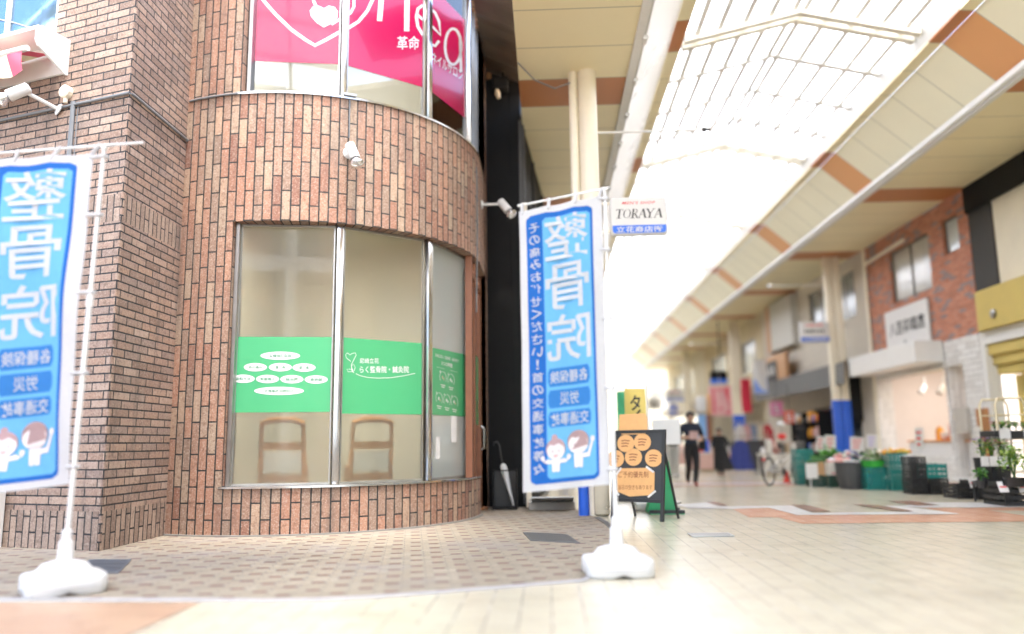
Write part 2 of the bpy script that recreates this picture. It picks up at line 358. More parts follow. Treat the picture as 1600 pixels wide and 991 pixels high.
# paved forecourt: cream pavers with a scatter of small red ones in a regular repeat
def M_pavers():
    k = NT('forecourt_pavers'); sp = k.n('ShaderNodeSeparateXYZ'); k.set(sp.inputs[0], k.n('ShaderNodeUVMap').outputs[0]); x, y = sp.outputs[0], sp.outputs[1]
    rw = k.math('DIVIDE', y, .085); row = k.math('FLOOR', rw); odd = k.math('FLOORED_MODULO', row, 2.0); half = k.math('FLOORED_MODULO', k.math('FLOOR', k.math('DIVIDE', row, 2.0)), 2.0)
    ax = k.math('ADD', k.math('DIVIDE', x, .38), k.math('MULTIPLY', half, .5)); fx = k.math('FRACT', ax)
    red = k.math('MULTIPLY', k.math('LESS_THAN', fx, .27), k.math('SUBTRACT', 1.0, odd))
    # joints
    e1 = k.math('MULTIPLY', k.math('MINIMUM', fx, k.math('ABSOLUTE', k.math('SUBTRACT', fx, .27))), .33); e1 = k.math('MINIMUM', e1, k.math('MULTIPLY', k.math('SUBTRACT', 1.0, fx), .33))
    fx2 = k.math('FRACT', k.math('ADD', ax, .18)); e2 = k.math('MULTIPLY', k.math('MINIMUM', k.math('MINIMUM', fx2, k.math('SUBTRACT', 1.0, fx2)), k.math('ABSOLUTE', k.math('SUBTRACT', fx2, .5))), .33)
    e = k.n('ShaderNodeMix', data_type='FLOAT'); k.set(e.inputs[0], odd); k.set(e.inputs[2], e1); k.set(e.inputs[3], e2)
    fy = k.math('MULTIPLY', k.math('MINIMUM', k.math('FRACT', rw), k.math('SUBTRACT', 1.0, k.math('FRACT', rw))), .085)
    mask = k.sstep(k.math('MINIMUM', e.outputs[0], fy), .002, .006)
    cv = k.n('ShaderNodeCombineXYZ'); k.set(cv.inputs[0], k.math('FLOOR', k.math('MULTIPLY', ax, 2.0))); k.set(cv.inputs[1], row)
    wn = k.n('ShaderNodeTexWhiteNoise', noise_dimensions='2D'); k.set(wn.inputs['Vector'], cv.outputs[0])
    cream = k.ramp(wn.outputs['Value'], [(0, (.225, .19, .14)), (.45, (.28, .24, .175)), (.8, (.25, .205, .15)), (1, (.31, .272, .205))]); rd = k.ramp(wn.outputs['Value'], [(0, (.115, .058, .043)), (1, (.16, .085, .062))])
    c = k.mix(red, cream, rd); c = k.mix(mask, (.14, .125, .11), c)
    c = k.mix(k.math('MULTIPLY', k.sstep(k.noise(.8, 6, rough=.7), .48, .66), .5), c, (.22, .20, .19))
    c = k.mix(k.math('MULTIPLY', k.sstep(k.noise(60, 3), .5, .7), .2), c, (.16, .14, .12))
    k.set(k.b.inputs['Base Color'], c); k.b.inputs['Roughness'].default_value = .7
    k.bump(k.math('ADD', mask, k.math('MULTIPLY', k.noise(90, 3), .4)), .4, .004); return k.m
edge_pts = [(-12, 5.75), (-6, 5.68), (-3.89, 5.645), (-2.9, 5.62), (-2.32, 5.60), (-1.95, 5.575), (-1.58, 5.60), (-1.25, 5.69), (-1.0, 5.78), (-.4, 6.03), (.24, 6.31)]
pav = [(-12, 14)]+edge_pts+[(.55, 7.2), (.72, 8.98), (.70, 10.9), (.56, 12.2), (.3, 13.6), (.0, 14)]
mb = MB(); mb.add([(x, y, .004) for x, y in pav], [tuple(range(len(pav)))], 0, [[(x*.985+y*.17, -x*.17+y*.985) for x, y in pav]])
tag(mb.build('pavement', M_pavers()), kind='structure')
sheet('street_inlay', [[(-12, 1.5), (-2.42, 1.5), (-2.40, 5.52), (-12, 5.66)]], .004, M_brick('terracotta_tile', .4, .2, .008, [(0, (.36, .225, .145)), (1, (.42, .275, .18))], (.32, .25, .18), False, .4, .1, .15, .1))
def strip(name, pts, wd, z, h, mat):
    mb = MB(); n = len(pts); L = []; Rr = []
    for i in range(n):
        t = Vector(pts[min(i+1, n-1)])-Vector(pts[max(i-1, 0)]); t.normalize(); q = Vector((-t.y, t.x))*wd/2; p = Vector(pts[i]); L.append(p+q); Rr.append(p-q)
    vs = [(p.x, p.y, z+h) for p in L]+[(p.x, p.y, z+h) for p in Rr]+[(p.x, p.y, z) for p in L]+[(p.x, p.y, z) for p in Rr]
    fs = []
    for i in range(n-1): fs += [(i, i+1, n+i+1, n+i), (i, 2*n+i, 2*n+i+1, i+1), (n+i, n+i+1, 3*n+i+1, 3*n+i)]
    mb.add(vs, fs); return tag(mb.build(name, mat), kind='structure')
strip('kerb', edge_pts, .075, 0, .010, M('kerb_stone', (.36, .35, .35), .7, 0, .2, 9, .3))
strip('kerb', [(.24, 6.31), (.55, 7.2), (.72, 8.98)], .05, 0, .009, M('kerb_stone', (.36, .35, .35)))
strip('gutter', [(.735, 8.9), (.78, 9.6), (.74, 10.6), (.66, 11.4)], .075, 0, .011, M('drain_slot', (.10, .10, .10), .7, 0, .3))
# inlaid zigzag band of the street, given by where its corners lie on the floor
TERRA = M_brick('terracotta_inlay', .3, .15, .006, [(0, (.52, .27, .17)), (1, (.60, .34, .22))], (.45, .33, .25), True, .26, .1, .1, .05)
WHITE_T = M_brick('white_inlay', .3, .15, .006, [(0, (.66, .65, .62)), (1, (.72, .71, .69))], (.55, .53, .5), True, .24, .05, .1, .05)
BROWN_T = M_brick('brown_inlay', .3, .15, .006, [(0, (.26, .14, .10)), (1, (.32, .18, .13))], (.25, .18, .14), True, .26, .1, .1, .05)
gp = lambda pts: [tuple(G(1040+x/2.857, 740+y/2.857)[:2]) for x, y in pts]
sheet('floor_inlay', [gp([(300, 160), (460, 155), (588, 187), (1312, 184), (1150, 155), (1620, 153), (1620, 168), (1440, 165), (1620, 192), (1620, 216), (1150, 219), (612, 226), (500, 197), (372, 197)])], .004, TERRA)
sheet('floor_inlay', [gp([(40, 140), (190, 132), (250, 149), (560, 145), (655, 178), (1105, 173), (950, 146), (1065, 146), (1110, 155), (1310, 182), (1312, 183), (588, 187), (460, 155), (300, 160), (100, 156)]),
                      gp([(1060, 147), (1150, 130), (1620, 134), (1620, 152), (1150, 154.5)])], .008, WHITE_T)
sheet('floor_inlay', [gp([(560, 143), (622, 141), (740, 172), (655, 176)]), gp([(830, 140), (945, 143), (1110, 171), (1040, 172)]), gp([(180, 130), (230, 128), (280, 146), (235, 147)]), gp([(990, 125), (1090, 124), (1230, 145), (1120, 146)])], .012, BROWN_T)
sheet('floor_inlay', [[(1.9, 19.0), (9.6, 19.0), (9.6, 19.6), (1.9, 19.6)], [(1.9, 20.6), (6, 20.6), (6, 21.0), (1.9, 21.0)]], .004, TERRA)
sheet('floor_inlay', [[(1.9, 19.7), (9.6, 19.7), (9.6, 20.4), (1.9, 20.4)], [(1.9, 30.2), (9.6, 30.2), (9.6, 31.0), (1.9, 31)]], .004, WHITE_T)
# small metal things let into the floor
def grate(name, pxs, label, slats, gr=STEEL_DULL):
    a, b_, c, d = [G(*p) for p in pxs]; mb = MB(); top = .013
    ex = (b_-a); ey = (d-a); mt = lambda u, v, z: a+ex*u+ey*v+Vector((0, 0, z))
    def bar(u0, u1, v0, v1):
        vs = [mt(u, v, z) for z in (.004, top) for v in (v0, v1) for u in (u0, u1)]
        mb.add(vs, [(4, 5, 7, 6), (0, 1, 5, 4), (2, 6, 7, 3), (0, 4, 6, 2), (1, 3, 7, 5)])
    bar(0, 1, 0, .06); bar(0, 1, .94, 1); bar(0, .03, .06, .94); bar(.97, 1, .06, .94)
    for i in range(slats):
        u = .03+.94*(i+.5)/slats; bar(u-.28/slats, u+.28/slats, .06, .94)
    for v in (.35, .65): bar(.03, .97, v-.01, v+.01)
    m2 = MB(); m2.add([mt(0, 0, .007), mt(1, 0, .007), mt(1, 1, .007), mt(0, 1, .007)], [(0, 1, 2, 3)])
    t = thing(name, label, 'grate', a); mb.build('bars', gr, t); m2.build('pit', DARK, t)
grate('drain_grate', [(829, 846), (906, 850), (897, 838), (817, 833)], 'dark slatted drain grate in the cream brick pavers between bay window and right banner', 16, M('grate_iron', (.16, .165, .17), .5, .6, .2))
grate('drain_grate', [(1082, 840), (1148, 839), (1138, 834), (1074, 835)], 'small grey grate set in the cream floor tiles of the arcade', 14)
grate('manhole_plate', [(112, 897), (185, 897), (215, 876), (140, 876)], 'bluish grey metal cover in the pavers behind the left banner base', 20, M('cover_iron', (.16, .18, .21), .5, .5, .2))
mb = MB(); lp = G(757, 799); mb.x = Matrix.Translation(lp+Vector((0, 0, .012))) @ Matrix.Rotation(.5, 4, 'Z') @ Matrix.Rotation(.3, 4, 'X')
mb.grid(lambda u, v: Vector(((u-.5)*.11, (v-.5)*.08*math.sin(math.pi*min(max(u, .02), .98))**.7, .03*abs(v-.5)*2+.02*math.sin(u*3))), 8, 6)
tag(mb.build('fallen_leaf', M('dry_leaf', (.30, .12, .04), .6, 0, .3, 40), smooth=True), 'curled brown dry leaf lying on the pavers by the brown door', 'leaf')

# ================================================================== BRICK BUILDING WITH THE CURVED BAY
C0 = Vector((-3.638, 12.016)); RB = 2.607
def cyl(px, py, r=RB):
    d = ray(px, py); A = d[0]**2+d[1]**2; o = -C0; Bq = 2*(d[0]*o.x+d[1]*o.y); Cq = o.dot(o)-r*r
    t = (-Bq-math.sqrt(max(0, Bq*Bq-4*A*Cq)))/(2*A); w_ = Vector(O3+d*t); return math.degrees(math.atan2(w_.y-C0.y, w_.x-C0.x)), w_.z
def pc(phi, r, z): return Vector((C0.x+r*math.cos(R(phi)), C0.y+r*math.sin(R(phi)), z))
BAY = M_brick('bay_brick', .385, .116, .0165, [(0, (.22, .10, .066)), (.18, (.37, .19, .122)), (.36, (.25, .172, .125)), (.55, (.39, .21, .135)), (.72, (.28, .15, .10)), (.86, (.33, .24, .17)), (1, (.41, .265, .175))], (.020, .022, .022), True, .82, .6, .8, .15, .45)
SIDE = M_brick('side_brick', .335, .092, .015, [(0, (.20, .13, .098)), (.3, (.33, .222, .168)), (.55, (.255, .185, .152)), (.75, (.32, .205, .145)), (1, (.385, .285, .225))], (.018, .019, .021), False, .80, .5, .7, .2, .45)
SOLD = M_brick('side_soldier_brick', .335, .098, .015, [(0, (.22, .15, .115)), (.5, (.31, .222, .17)), (1, (.36, .265, .205))], (.018, .019, .021), True, .80, .5, .7, .2, .45)
bld = thing('brick_building', 'two storey building of brown and orange brick tiles with a rounded shopfront bay', 'building', (C0.x, C0.y, 0))
# flat walls at the left; a soldier course at the foot and at banner height
corner = (-4.655, 8.20); far_l = (-10.0, 9.90); bands = [(0, .40, 1), (PV(195, 343, far_l, corner).z, PV(195, 301, far_l, corner).z, 1)]
Lf = (Vector(corner)-Vector(far_l)).length
wtop = PV(92, 0, far_l, corner); wbot = PV(92, 62, far_l, corner); s_r = (Vector((wtop.x, wtop.y))-Vector(far_l)).length
mb = MB(); mb.wall(far_l, corner, 0, 10.5, [(s_r-1.8, s_r, wbot.z, wbot.z+2.0)], .03, 0, bands, 0, .1)
mb.build('front_wall', [SIDE, SOLD], bld)
mb = MB(); mb.wall(corner, (-4.655, 9.72), 0, 10.5, [], .02, Lf+.17, bands); mb.build('side_wall', [SIDE, SOLD], bld)
def band(name, phi0, phi1, z0, z1, thick=.24, ext=0.0, r=RB, mat=None):
    """curved wall from angle phi0 to phi1 and on as a straight wall of length ext along the arcade"""
    mb = MB(); n = max(4, int(abs(phi1-phi0)/2)); pts = [(phi0+(phi1-phi0)*i/n) for i in range(n+1)]
    def prof(t, rr):
        if t <= n: p = pc(pts[t], rr, 0); return p
        p = pc(phi1, rr, 0); return p+Vector((0, ext, 0))
    N = n+1 if ext > 0 else n
    arc = lambda t: (R(pts[min(t, n)])*RB)+(ext if t > n else 0)
    for i in range(N):
        a, b2 = prof(i, r), prof(i+1, r); c, d = prof(i, r-thick), prof(i+1, r-thick); u, u2 = arc(i)+20, arc(i+1)+20
        Zv = lambda p, z: Vector((p.x, p.y, z))
        mb.add([Zv(a, z0), Zv(b2, z0), Zv(b2, z1), Zv(a, z1)], [(0, 1, 2, 3)], 0, [((u, z0), (u2, z0), (u2, z1), (u, z1))])
        mb.add([Zv(c, z0), Zv(d, z0), Zv(d, z1), Zv(c, z1)], [(3, 2, 1, 0)], 0, [((u, z0), (u2, z0), (u2, z1), (u, z1))])
        for z, vv in ((z0, z0-thick), (z1, z1+thick)): mb.add([Zv(a, z), Zv(b2, z), Zv(d, z), Zv(c, z)], [(0, 1, 2, 3)], 0, [((u, z), (u2, z), (u2, vv), (u, vv))])
    for t, s_ in ((0, -1), (N, 1)):
        a, c = prof(t, r), prof(t, r-thick); u = arc(t)+20
        mb.add([(a.x, a.y, z0), (a.x, a.y, z1), (c.x, c.y, z1), (c.x, c.y, z0)], [(0, 1, 2, 3)], 0, [((u, z0), (u, z1), (u+s_*thick, z1), (u+s_*thick, z0))])
    return mb.build(name, mat or BAY, bld)
PHL = -113.3; PHW = -96.0; EXT = 1.42; Z_SILL, Z_HEAD, Z_LEDGE, Z_TOP = .553, 3.845, 5.53, 8.35
band('base_wall', PHL, 0, 0, Z_SILL)
band('curved_wall', PHL, 0, Z_HEAD, Z_LEDGE, .24, EXT)
band('parapet', PHL, 0, Z_TOP, 10.5, .24, EXT)
band('pier', PHL, PHW, Z_SILL, Z_HEAD, .30); band('pier', PHL, PHW+1.0, Z_LEDGE, Z_TOP, .30)
xr = C0.x+RB
# the brick pier at the arcade end of the bay
mb = MB(); mb.wall((xr+.012, 13.12), (xr+.012, 13.43), 0, 10.5, [], .33, 20.2); mb.wall((xr-.32, 13.12), (xr+.012, 13.12), 0, 10.5, [], .02, 30); mb.build('pier', BAY, bld)
# body behind, roof
mb = MB(); mb.wall((xr-.35, 13.40), (-9.8, 13.40), 0, 10.5, [], .05); mb.wall((-9.95, 13.4), (-9.95, 9.95), 0, 10.5, [], .05); mb.build('rear_wall', [SIDE], bld)
rp = [pc(a, RB-.06, 10.45) for a in range(-110, 1, 5)]+[Vector((xr-.06, 13.35, 10.45)), Vector((-9.8, 13.35, 10.45)), Vector((-9.8, 10.1, 10.45)), Vector((-4.8, 8.4, 10.45))]
mb = MB(); mb.add(rp, [tuple(range(len(rp)))]); mb.build('roof', GREY, bld)
# steel sill and ledge
def ring(mb, r0, r1, z0, z1, a0, a1, ext=0.0, mi=0):
    n = 44
    for i in range(n+(1 if ext else 0)):
        def q(t, r, z):
            if t <= n: return pc(a0+(a1-a0)*t/n, r, z)
            return pc(a1, r, z)+Vector((0, ext, 0))
        v = [q(i+di, r, z) for di in (0, 1) for r in (r0, r1) for z in (z0, z1)]
        mb.add(v, [(2, 6, 7, 3), (1, 3, 7, 5), (0, 4, 6, 2), (0, 1, 5, 4)], mi)
    return mb
ring(MB(), RB-.28, RB+.022, Z_SILL+.002, Z_SILL+.026, PHW-.6, 0.0).build('sill', STEEL, bld, True)
ring(MB(), RB-.20, RB+.02, Z_LEDGE+.002, Z_LEDGE+.03, PHW-1, 0.0, 1.1).build('ledge', STEEL, bld, True)
ring(MB(), RB, RB+.035, .004, .022, PHL, 0.0).build('footing', M('mortar_fillet', (.22, .21, .19), .9, 0, .2, 8), bld)
# rooms behind the glass
def room(z0, z1, wall_m, floor_m):
    mb = MB(); arc = [pc(a, RB-.26, 0) for a in range(-112, 1, 4)]; poly_ = arc+[Vector((xr-.28, 13.1, 0)), Vector((-4.58, 13.1, 0))]
    mb.add([(p.x, p.y, z0) for p in poly_], [tuple(range(len(poly_)))], 1); mb.add([(p.x, p.y, z1) for p in poly_], [tuple(range(len(poly_)))], 0)
    mb.wall((xr-.28, 13.1), (-4.58, 13.1), z0, z1, [], .02); mb.wall((-4.58, 13.1), (-4.58, 9.75), z0, z1, [], .02)
    return mb.build('room', [wall_m, floor_m], bld)
room(.30, 4.36, M('room_wall', (.58, .56, .48), .7, 0, .05), M('room_floor', (.45, .38, .28), .6, 0, .1))
room(5.50, 8.45, M('upper_room_wall', (.55, .53, .49), .7, 0, .05), M('room_floor', (.45, .38, .28)))
def ceiling_lamp(x, y, z, pw, r=.16):
    mb = MB(); mb.lathe([(r, 0), (r, .03), (r*.8, .05)], (x, y, z-.055), 20); mb.build('ceiling_lamp', M_emit('lamp_glow', (1.0, .90, .72), 1.4), bld)
    l = bpy.data.lights.new('room_lamp', 'AREA'); l.shape = 'DISK'; l.size = .16; l.energy = pw; l.color = (1, .95, .86)
    o = bpy.data.objects.new('room_lamp', l); COL.objects.link(o); o.location = (x, y, z-.09); o.parent = bld; o.matrix_parent_inverse = Matrix.Translation((-C0.x, -C0.y, 0))
ceiling_lamp(-3.05, 9.78, 4.34, 19, .06); ceiling_lamp(-2.22, 10.16, 4.34, 19, .06); ceiling_lamp(-3.2, 11.0, 8.45, 22, .2)

# windows: three flat lights each between chromed posts
RW = RB-.15
FROST = M_glass('frosted_glass', (.95, .95, .90), False, .28, .08, (.58, .58, .52)); FROST2 = M_glass('frosted_glass_pale', (.90, .96, .93), False, .34, .55, (.66, .70, .66))
GREEN = M('green_film', (.06, .34, .145), .30, 0, .0, coat=.25, even=True)
PINK = M('pink_film', (.34, .003, .055), .25, 0, .0, coat=.35, even=True, cior=1.5)
LET_W = M('white_lettering', (.62, .62, .61), .4, 0, .02); LET_G = M('pale_green_lettering', (.03, .22, .10), .5, 0, .05); LET_P = M('pale_grey_lettering', (.50, .52, .55), .3, 0, .03, coat=.5)
def facet(pxl, pxr, py):
    a, b_ = cyl(pxl, py, RW)[0], cyl(pxr, py, RW)[0]; p, q = pc(a, RW, 0), pc(b_, RW, 0); d = (q-p).normalized(); n = Vector((d.y, -d.x, 0)); return p, q, d, n, (q-p).length, a, b_
def facet_parts(win, pxl, pxr, py, z0, z1, glass, film=None, film_m=None):
    p, q, d, n, L, a, b_ = facet(pxl, pxr, py)
    Zv = Vector((0, 0, 1)); mb = MB(); mb.box((p+q)/2+Zv*(z0+z1)/2, (L, .008, z1-z0), math.atan2(d.y, d.x)); mb.build('pane', glass, win)
    if film:
        mb = MB(); zl, zh, t0, t1 = film; mb.box((p+q)/2+n*.008+Zv*(zl+zh)/2, (L-.012, .003, zh-zl), math.atan2(d.y, d.x)); mb.build('film', film_m, win)
    fn = lambda off: (lambda px, py_: PV(px, py_, p+n*off, q+n*off))
    # slim frame round the light
    fr = []
    for z in (z0+.012, z1-.012): fr.append(((p+q)/2+Zv*z, (L, .05, .024)))
    for e in (p+d*.008, q-d*.008): fr.append((e+Zv*(z0+z1)/2, (.016, .052, z1-z0-.06)))
    return fn, [(c, s_, math.atan2(d.y, d.x)) for c, s_ in fr], (p, q, d, n, L)
win = MB(); fl = []
W1 = facet(369, 520, 560); W2 = facet(533, 660, 560); W3 = facet(671, 728, 560)
dummy = thing  # (names below)
def posts(mb, angs, z0, z1, wd=.075):
    for a in angs: mb.box(pc(a, RW+.02, (z0+z1)/2), (.13, wd, z1-z0), R(a), .006)
za, zb = Z_SILL+.028, Z_HEAD-.004
mb = MB(); posts(mb, [(W1[6]+W2[5])/2, (W2[6]+W3[5])/2, W3[6]+1.6], za, zb, .085)
win1 = mb.build('window', STEEL, bld, True)
frames = []; fns = []
for (l, r), g, fm in (((369, 520), FROST, (1.462, 2.40, 0, 0)), ((533, 660), FROST, (1.442, 2.40, 0, 0)), ((671, 728), FROST2, (1.445, 2.36, 0, 0))):
    fn, fr, geo = facet_parts(win1, l, r, 560, za, zb, g, fm, GREEN); frames += fr; fns.append((fn, geo))
mb = MB()
for c, s_, rz in frames: mb.box(c, s_, rz)
# jamb profile at the pier
mb.box(pc(PHW+.9, RW+.02, (za+zb)/2), (.12, .05, zb-za), R(PHW))
mb.build('frame', STEEL_DULL, win1)
# lettering of the first light
mb = MB(); fn = fns[0][0]; f1, f2 = fn(.0115), fn(.0135)
OV = [(438, 556, 31, 6.4, '各種保険取扱', 35), (399, 574, 18, 6.5, '肩の痛み', 22), (438, 574, 18, 6.5, '腰　痛', 15), (475, 574.5, 18, 6.5, '膝　痛', 15), (380, 592, 18, 6.5, '姿勢不良', 23), (418, 592.4, 18, 6.5, '骨盤矯正', 23), (456, 592.8, 18, 6.5, '鍼治療', 19), (494, 593.2, 18, 6.5, '美容鍼', 19), (436, 611, 39, 6.4, '交通事故治療対応', 47)]
for x, y, rx, ry, t, tw in OV:
    poly(mb, ellipse(32, x, y, rx, ry), f1, 0); put_text(mb, t, (x, y), tw, -5.0, f2, .010, mi=1)
mb.build('lettering', [LET_W, LET_G], win1)
mb = MB(); f1 = fns[1][0](.0115)
hp = [(548, 565), (541, 559), (540, 554), (543, 551.5), (547, 555), (550, 552.5), (555, 551.5), (556.5, 555), (553, 562), (549, 570), (549.5, 577), (553, 583)]
stroke(mb, hp, .9, f1); stroke(mb, [(552, 581), (544, 581), (542, 577), (548, 577), (552, 581)], .8, f1); stroke(mb, [(552, 580), (549, 573), (552, 569), (555, 574), (553, 580)], .8, f1)
stroke(mb, [(556, 584), (562, 587), (575, 590), (590, 591), (610, 590.5), (630, 587.5), (649, 583.5)], .9, f1)
put_text(mb, '尼崎立花', (577, 564), 30, -8.2, f1, .010); put_text(mb, 'らく整骨院・鍼灸院', (600.5, 577.5), 77, -10.8, f1, .012)
mb.build('lettering', LET_W, win1)
mb = MB(); f1 = fns[2][0](.0115)
sk = lambda x, y: (x, y+(x-698)*.26)
fs_ = lambda px, py: f1(*sk(px, py))
put_text(mb, '尼崎立花らく整骨院・鍼灸院の', (698.5, 559.5), 37, -5.2, fs_, .012); put_text(mb, '5つの特徴', (698.5, 569.5), 17, -6.8, fs_, .015)
stroke(mb, [sk(682, 577.5), sk(694.5, 577.5)], .35, f1); stroke(mb, [sk(703, 577.5), sk(715, 577.5)], .35, f1)
for i, (x, y) in enumerate([(692.3, 591.5), (704.8, 592), (686.3, 626), (698.5, 625.5), (710.2, 625)]):
    stroke(mb, [sk(a, b_) for a, b_ in ellipse(18, x, y, 5.2, 9, R(140), R(400))], .55, f1); put_text(mb, str(i+1), sk(x-4.3, y-8), 1.6, -3.2, f1, .03)
    poly(mb, ellipse(10, *sk(x-.8, y), 1.1, 2.6), f1, 1 if i == 0 else 0); poly(mb, ellipse(10, *sk(x+1.3, y+2), .9, 2.2), f1, 0 if i % 2 else 1)
    for j in range(2): stroke(mb, [sk(x-3.6+j, y+12+j*3), sk(x+3.6-j, y+12+j*3)], 1.3, f1)
mb.build('lettering', [LET_W, M('pale_brown_print', (.45, .35, .25), .5)], win1)
# papers taped inside the third light
p, q, d, n, L = fns[2][1]; mb = MB()
for px, py, ww, hh in ((709, 668, .16, .42), (684, 700, .12, .3)):
    c = PV(px, py, p+n*.007, q+n*.007); mb.box(c, (ww, .003, hh), math.atan2(d.y, d.x))
mb.build('notice', PAPER, win1)
mb = MB(); c = PV(715, 718, p-n*.03, q-n*.03); mb.x = Matrix.Translation(c) @ Matrix.Rotation(math.atan2(d.y, d.x), 4, 'Z') @ Matrix.Rotation(R(90), 4, 'X'); mb.lathe([(.07, 0), (.07, .004)], (0, 0, 0), 20); mb.lathe([(.05, 0), (.05, .004)], (.03, -.28, 0), 20)
mb.build('sticker', M('orange_print', (.75, .30, .06), .5, 0, .1), win1)

# upper window with the pink film
U1 = facet(386, 531, 110); U2 = facet(541, 661, 110); U3 = facet(672, 726, 110)
za, zb = Z_LEDGE+.032, Z_TOP-.004
mb = MB(); posts(mb, [(U1[6]+U2[5])/2, (U2[6]+U3[5])/2, U3[6]+1.3], za, zb, .07)
win2 = mb.build('window', STEEL, bld, True); frames = []; ufn = []
for (l, r) in ((386, 531), (541, 661), (672, 726)):
    fn, fr, geo = facet_parts(win2, l, r, 110, za, zb, CLEAR, (6.07, 7.72, 0, 0), PINK); frames += fr; ufn.append((fn, geo))
mb = MB()
for c, s_, rz in frames: mb.box(c, s_, rz)
mb.box(pc(PHW+2.2, RW+.02, (za+zb)/2), (.12, .05, zb-za), R(PHW)); mb.build('frame', STEEL_DULL, win2)
mb = MB(); f1 = ufn[0][0](.0115)
stroke(mb, [(398, -30), (411, 0), (430, 22), (456, 47), (477, 62), (492, 71), (510, 62), (531, 50)], 5, f1)
poly(mb, [(506, 43), (495, 36), (486, 26), (484, 17), (489, 10), (498, 9), (506, 13), (514, 9), (523, 11), (528, 18), (527, 28), (518, 37)], f1)
stroke(mb, [(489, -8), (490, 2), (494, 10)], 4.5, f1); stroke(mb, [(518, 38), (531, 30)], 4, f1)
stroke(mb, [(490, -8), (498, -30), (515, -40), (530, -36)], 4.5, f1)
mb.build('lettering', LET_P, win2)
mb = MB(); f1 = ufn[1][0](.0115)
stroke(mb, [(541, 46), (560, 34), (574, 17), (582, 0), (586, -22)], 5, f1); stroke(mb, [(541, 25), (548, 20), (553, 10), (553, -4), (549, -16), (541, -26)], 4.5, f1)
stroke(mb, [(593, 33), (595, 10), (598, -45)], 8, f1); stroke(mb, [(597, -20), (608, -36), (624, -36), (633, -22), (636, 0), (635.5, 49)], 8, f1)
stroke(mb, [(661, 8), (653, 14), (650.5, 26), (653, 42), (661, 55)], 4.5, f1); stroke(mb, [(651, 22), (661, 31)], 4, f1)
put_text(mb, '革命', (638, 67), 35, -21, f1, .008)
mb.build('lettering', LET_P, win2)
mb = MB(); f1 = ufn[2][0](.0115)
stroke(mb, [(672, 13), (680, 20), (686, 34), (688.5, 55), (672, 38)], 4, f1); stroke(mb, [(672, 69), (680, 72), (686, 64)], 4.5, f1)
stroke(mb, ellipse(28, 708, 73, 12.5, 28), 4, f1, closed=True); stroke(mb, [(719, 57), (720.5, 113)], 4, f1)
put_text(mb, 'ネイルサロン', (699, 104), 48, -17, lambda x, y: f1(x, y+(x-699)*.62), .01)
mb.build('lettering', LET_P, win2)
# narrower light on the arcade side upstairs
mb = MB(); mb.b(xr-.16, xr-.152, 12.05, 13.1, za, zb); mb.build('pane', M_glass('tinted_glass', (.78, .74, .66)), win2)
mb = MB(); mb.b(xr-.24, xr-.22, 11.7, 13.1, za, zb); mb.build('blind', M('beige_blind', (.50, .46, .38), .8, 0, .05), win2)
mb = MB()
for y in (11.75, 12.5, 13.08): mb.b(xr-.19, xr-.10, y-.03, y+.03, za, zb)
mb.build('frame', STEEL_DULL, win2)
# brown timber door under the bay's arcade side
WOODR = M('red_brown_wood', (.26, .10, .05), .45, 0, .25, 12)
mb = MB(); xd = xr-.12
for y in (11.55, 12.05, 13.07): mb.b(xd-.05, xd+.05, y-.045, y+.045, .02, Z_HEAD-.01)
mb.b(xd-.05, xd+.049, 11.6, 13.0, Z_HEAD-.30, Z_HEAD-.2); mb.b(xd-.05, xd+.049, 11.6, 13.0, .004, .12)
door = mb.build('door', WOODR, bld)
mb = MB(); mb.b(xd-.005, xd+.005, 11.6, 13.0, .12, Z_HEAD-.3); mb.build('pane', FROST2, door)
mb = MB(); mb.b(xd+.008, xd+.012, 12.15, 12.95, 1.35, 2.45); mb.build('film', GREEN, door)
mb = MB(); mb.path([(xd+.05, 12.98, .95), (xd+.10, 12.98, .98), (xd+.10, 12.98, 1.3), (xd+.05, 12.98, 1.33)], .012, 8); mb.build('handle', STEEL, door, True)
# cable ducts
mb = MB(); zc = PV(205, 146, far_l, corner).z; dF = (Vector(corner)-Vector(far_l)).normalized(); nF = Vector((dF.y, -dF.x))
def fpt(px, py, off=.0): v = PV(px, py, far_l, corner); return Vector((v.x+nF.x*off, v.y+nF.y*off, v.z))
a = Vector((far_l[0], far_l[1], zc-.02)); c = Vector((corner[0]+.015, corner[1]-.015, zc))
mb.path([a+Vector((nF.x*.015, nF.y*.015, 0)), c+Vector((nF.x*.01, nF.y*.01, 0)), c+Vector((.01, .05, 0)), Vector((-4.635, 9.60, zc)), Vector((-4.60, 9.66, zc+.02)), Vector((-4.60, 9.66, Z_LEDGE+.02))], .017, 8)
dz = fpt(117, 160, .015)
mb.path([dz, (dz.x, dz.y, 2.2)], .03, 6); mb.path([dz+Vector((.06, .015, 0)), Vector((dz.x+.06, dz.y+.015, 2.2))], .022, 6)
mb.build('cable_duct', M('duct_grey', (.16, .17, .18), .5, 0, .1), bld)
mb = MB(); mb.path([pc(PHL+1, RB+.012, Z_LEDGE+.012), pc(-108, RB+.012, Z_LEDGE+.012), pc(-100, RB+.014, Z_LEDGE+.012), pc(PHW, RB+.014, Z_LEDGE+.012)], .014, 6); mb.build('cable', M('duct_grey', (.16, .17, .18)), bld); mb = MB(); mb.path([pc(-64.6, RB+.012, Z_LEDGE+.03), pc(-64.6, RB+.012, 5.0)], .009, 6); mb.build('cable', M('duct_grey', (.16, .17, .18)), bld); mb = MB(); mb.path([pc(-8, RB+.01, 3.0), pc(-6, RB+.012, 4.3), pc(-7, RB+.012, 5.3)], .012, 6); mb.build('cable', M('duct_grey', (.16, .17, .18)), bld); mb = MB()
mb.box(pc(-64.6, RB+.0, Z_LEDGE+.05), (.10, .16, .03), R(-64.6)); mb.build('bracket', STEEL_DULL, bld)
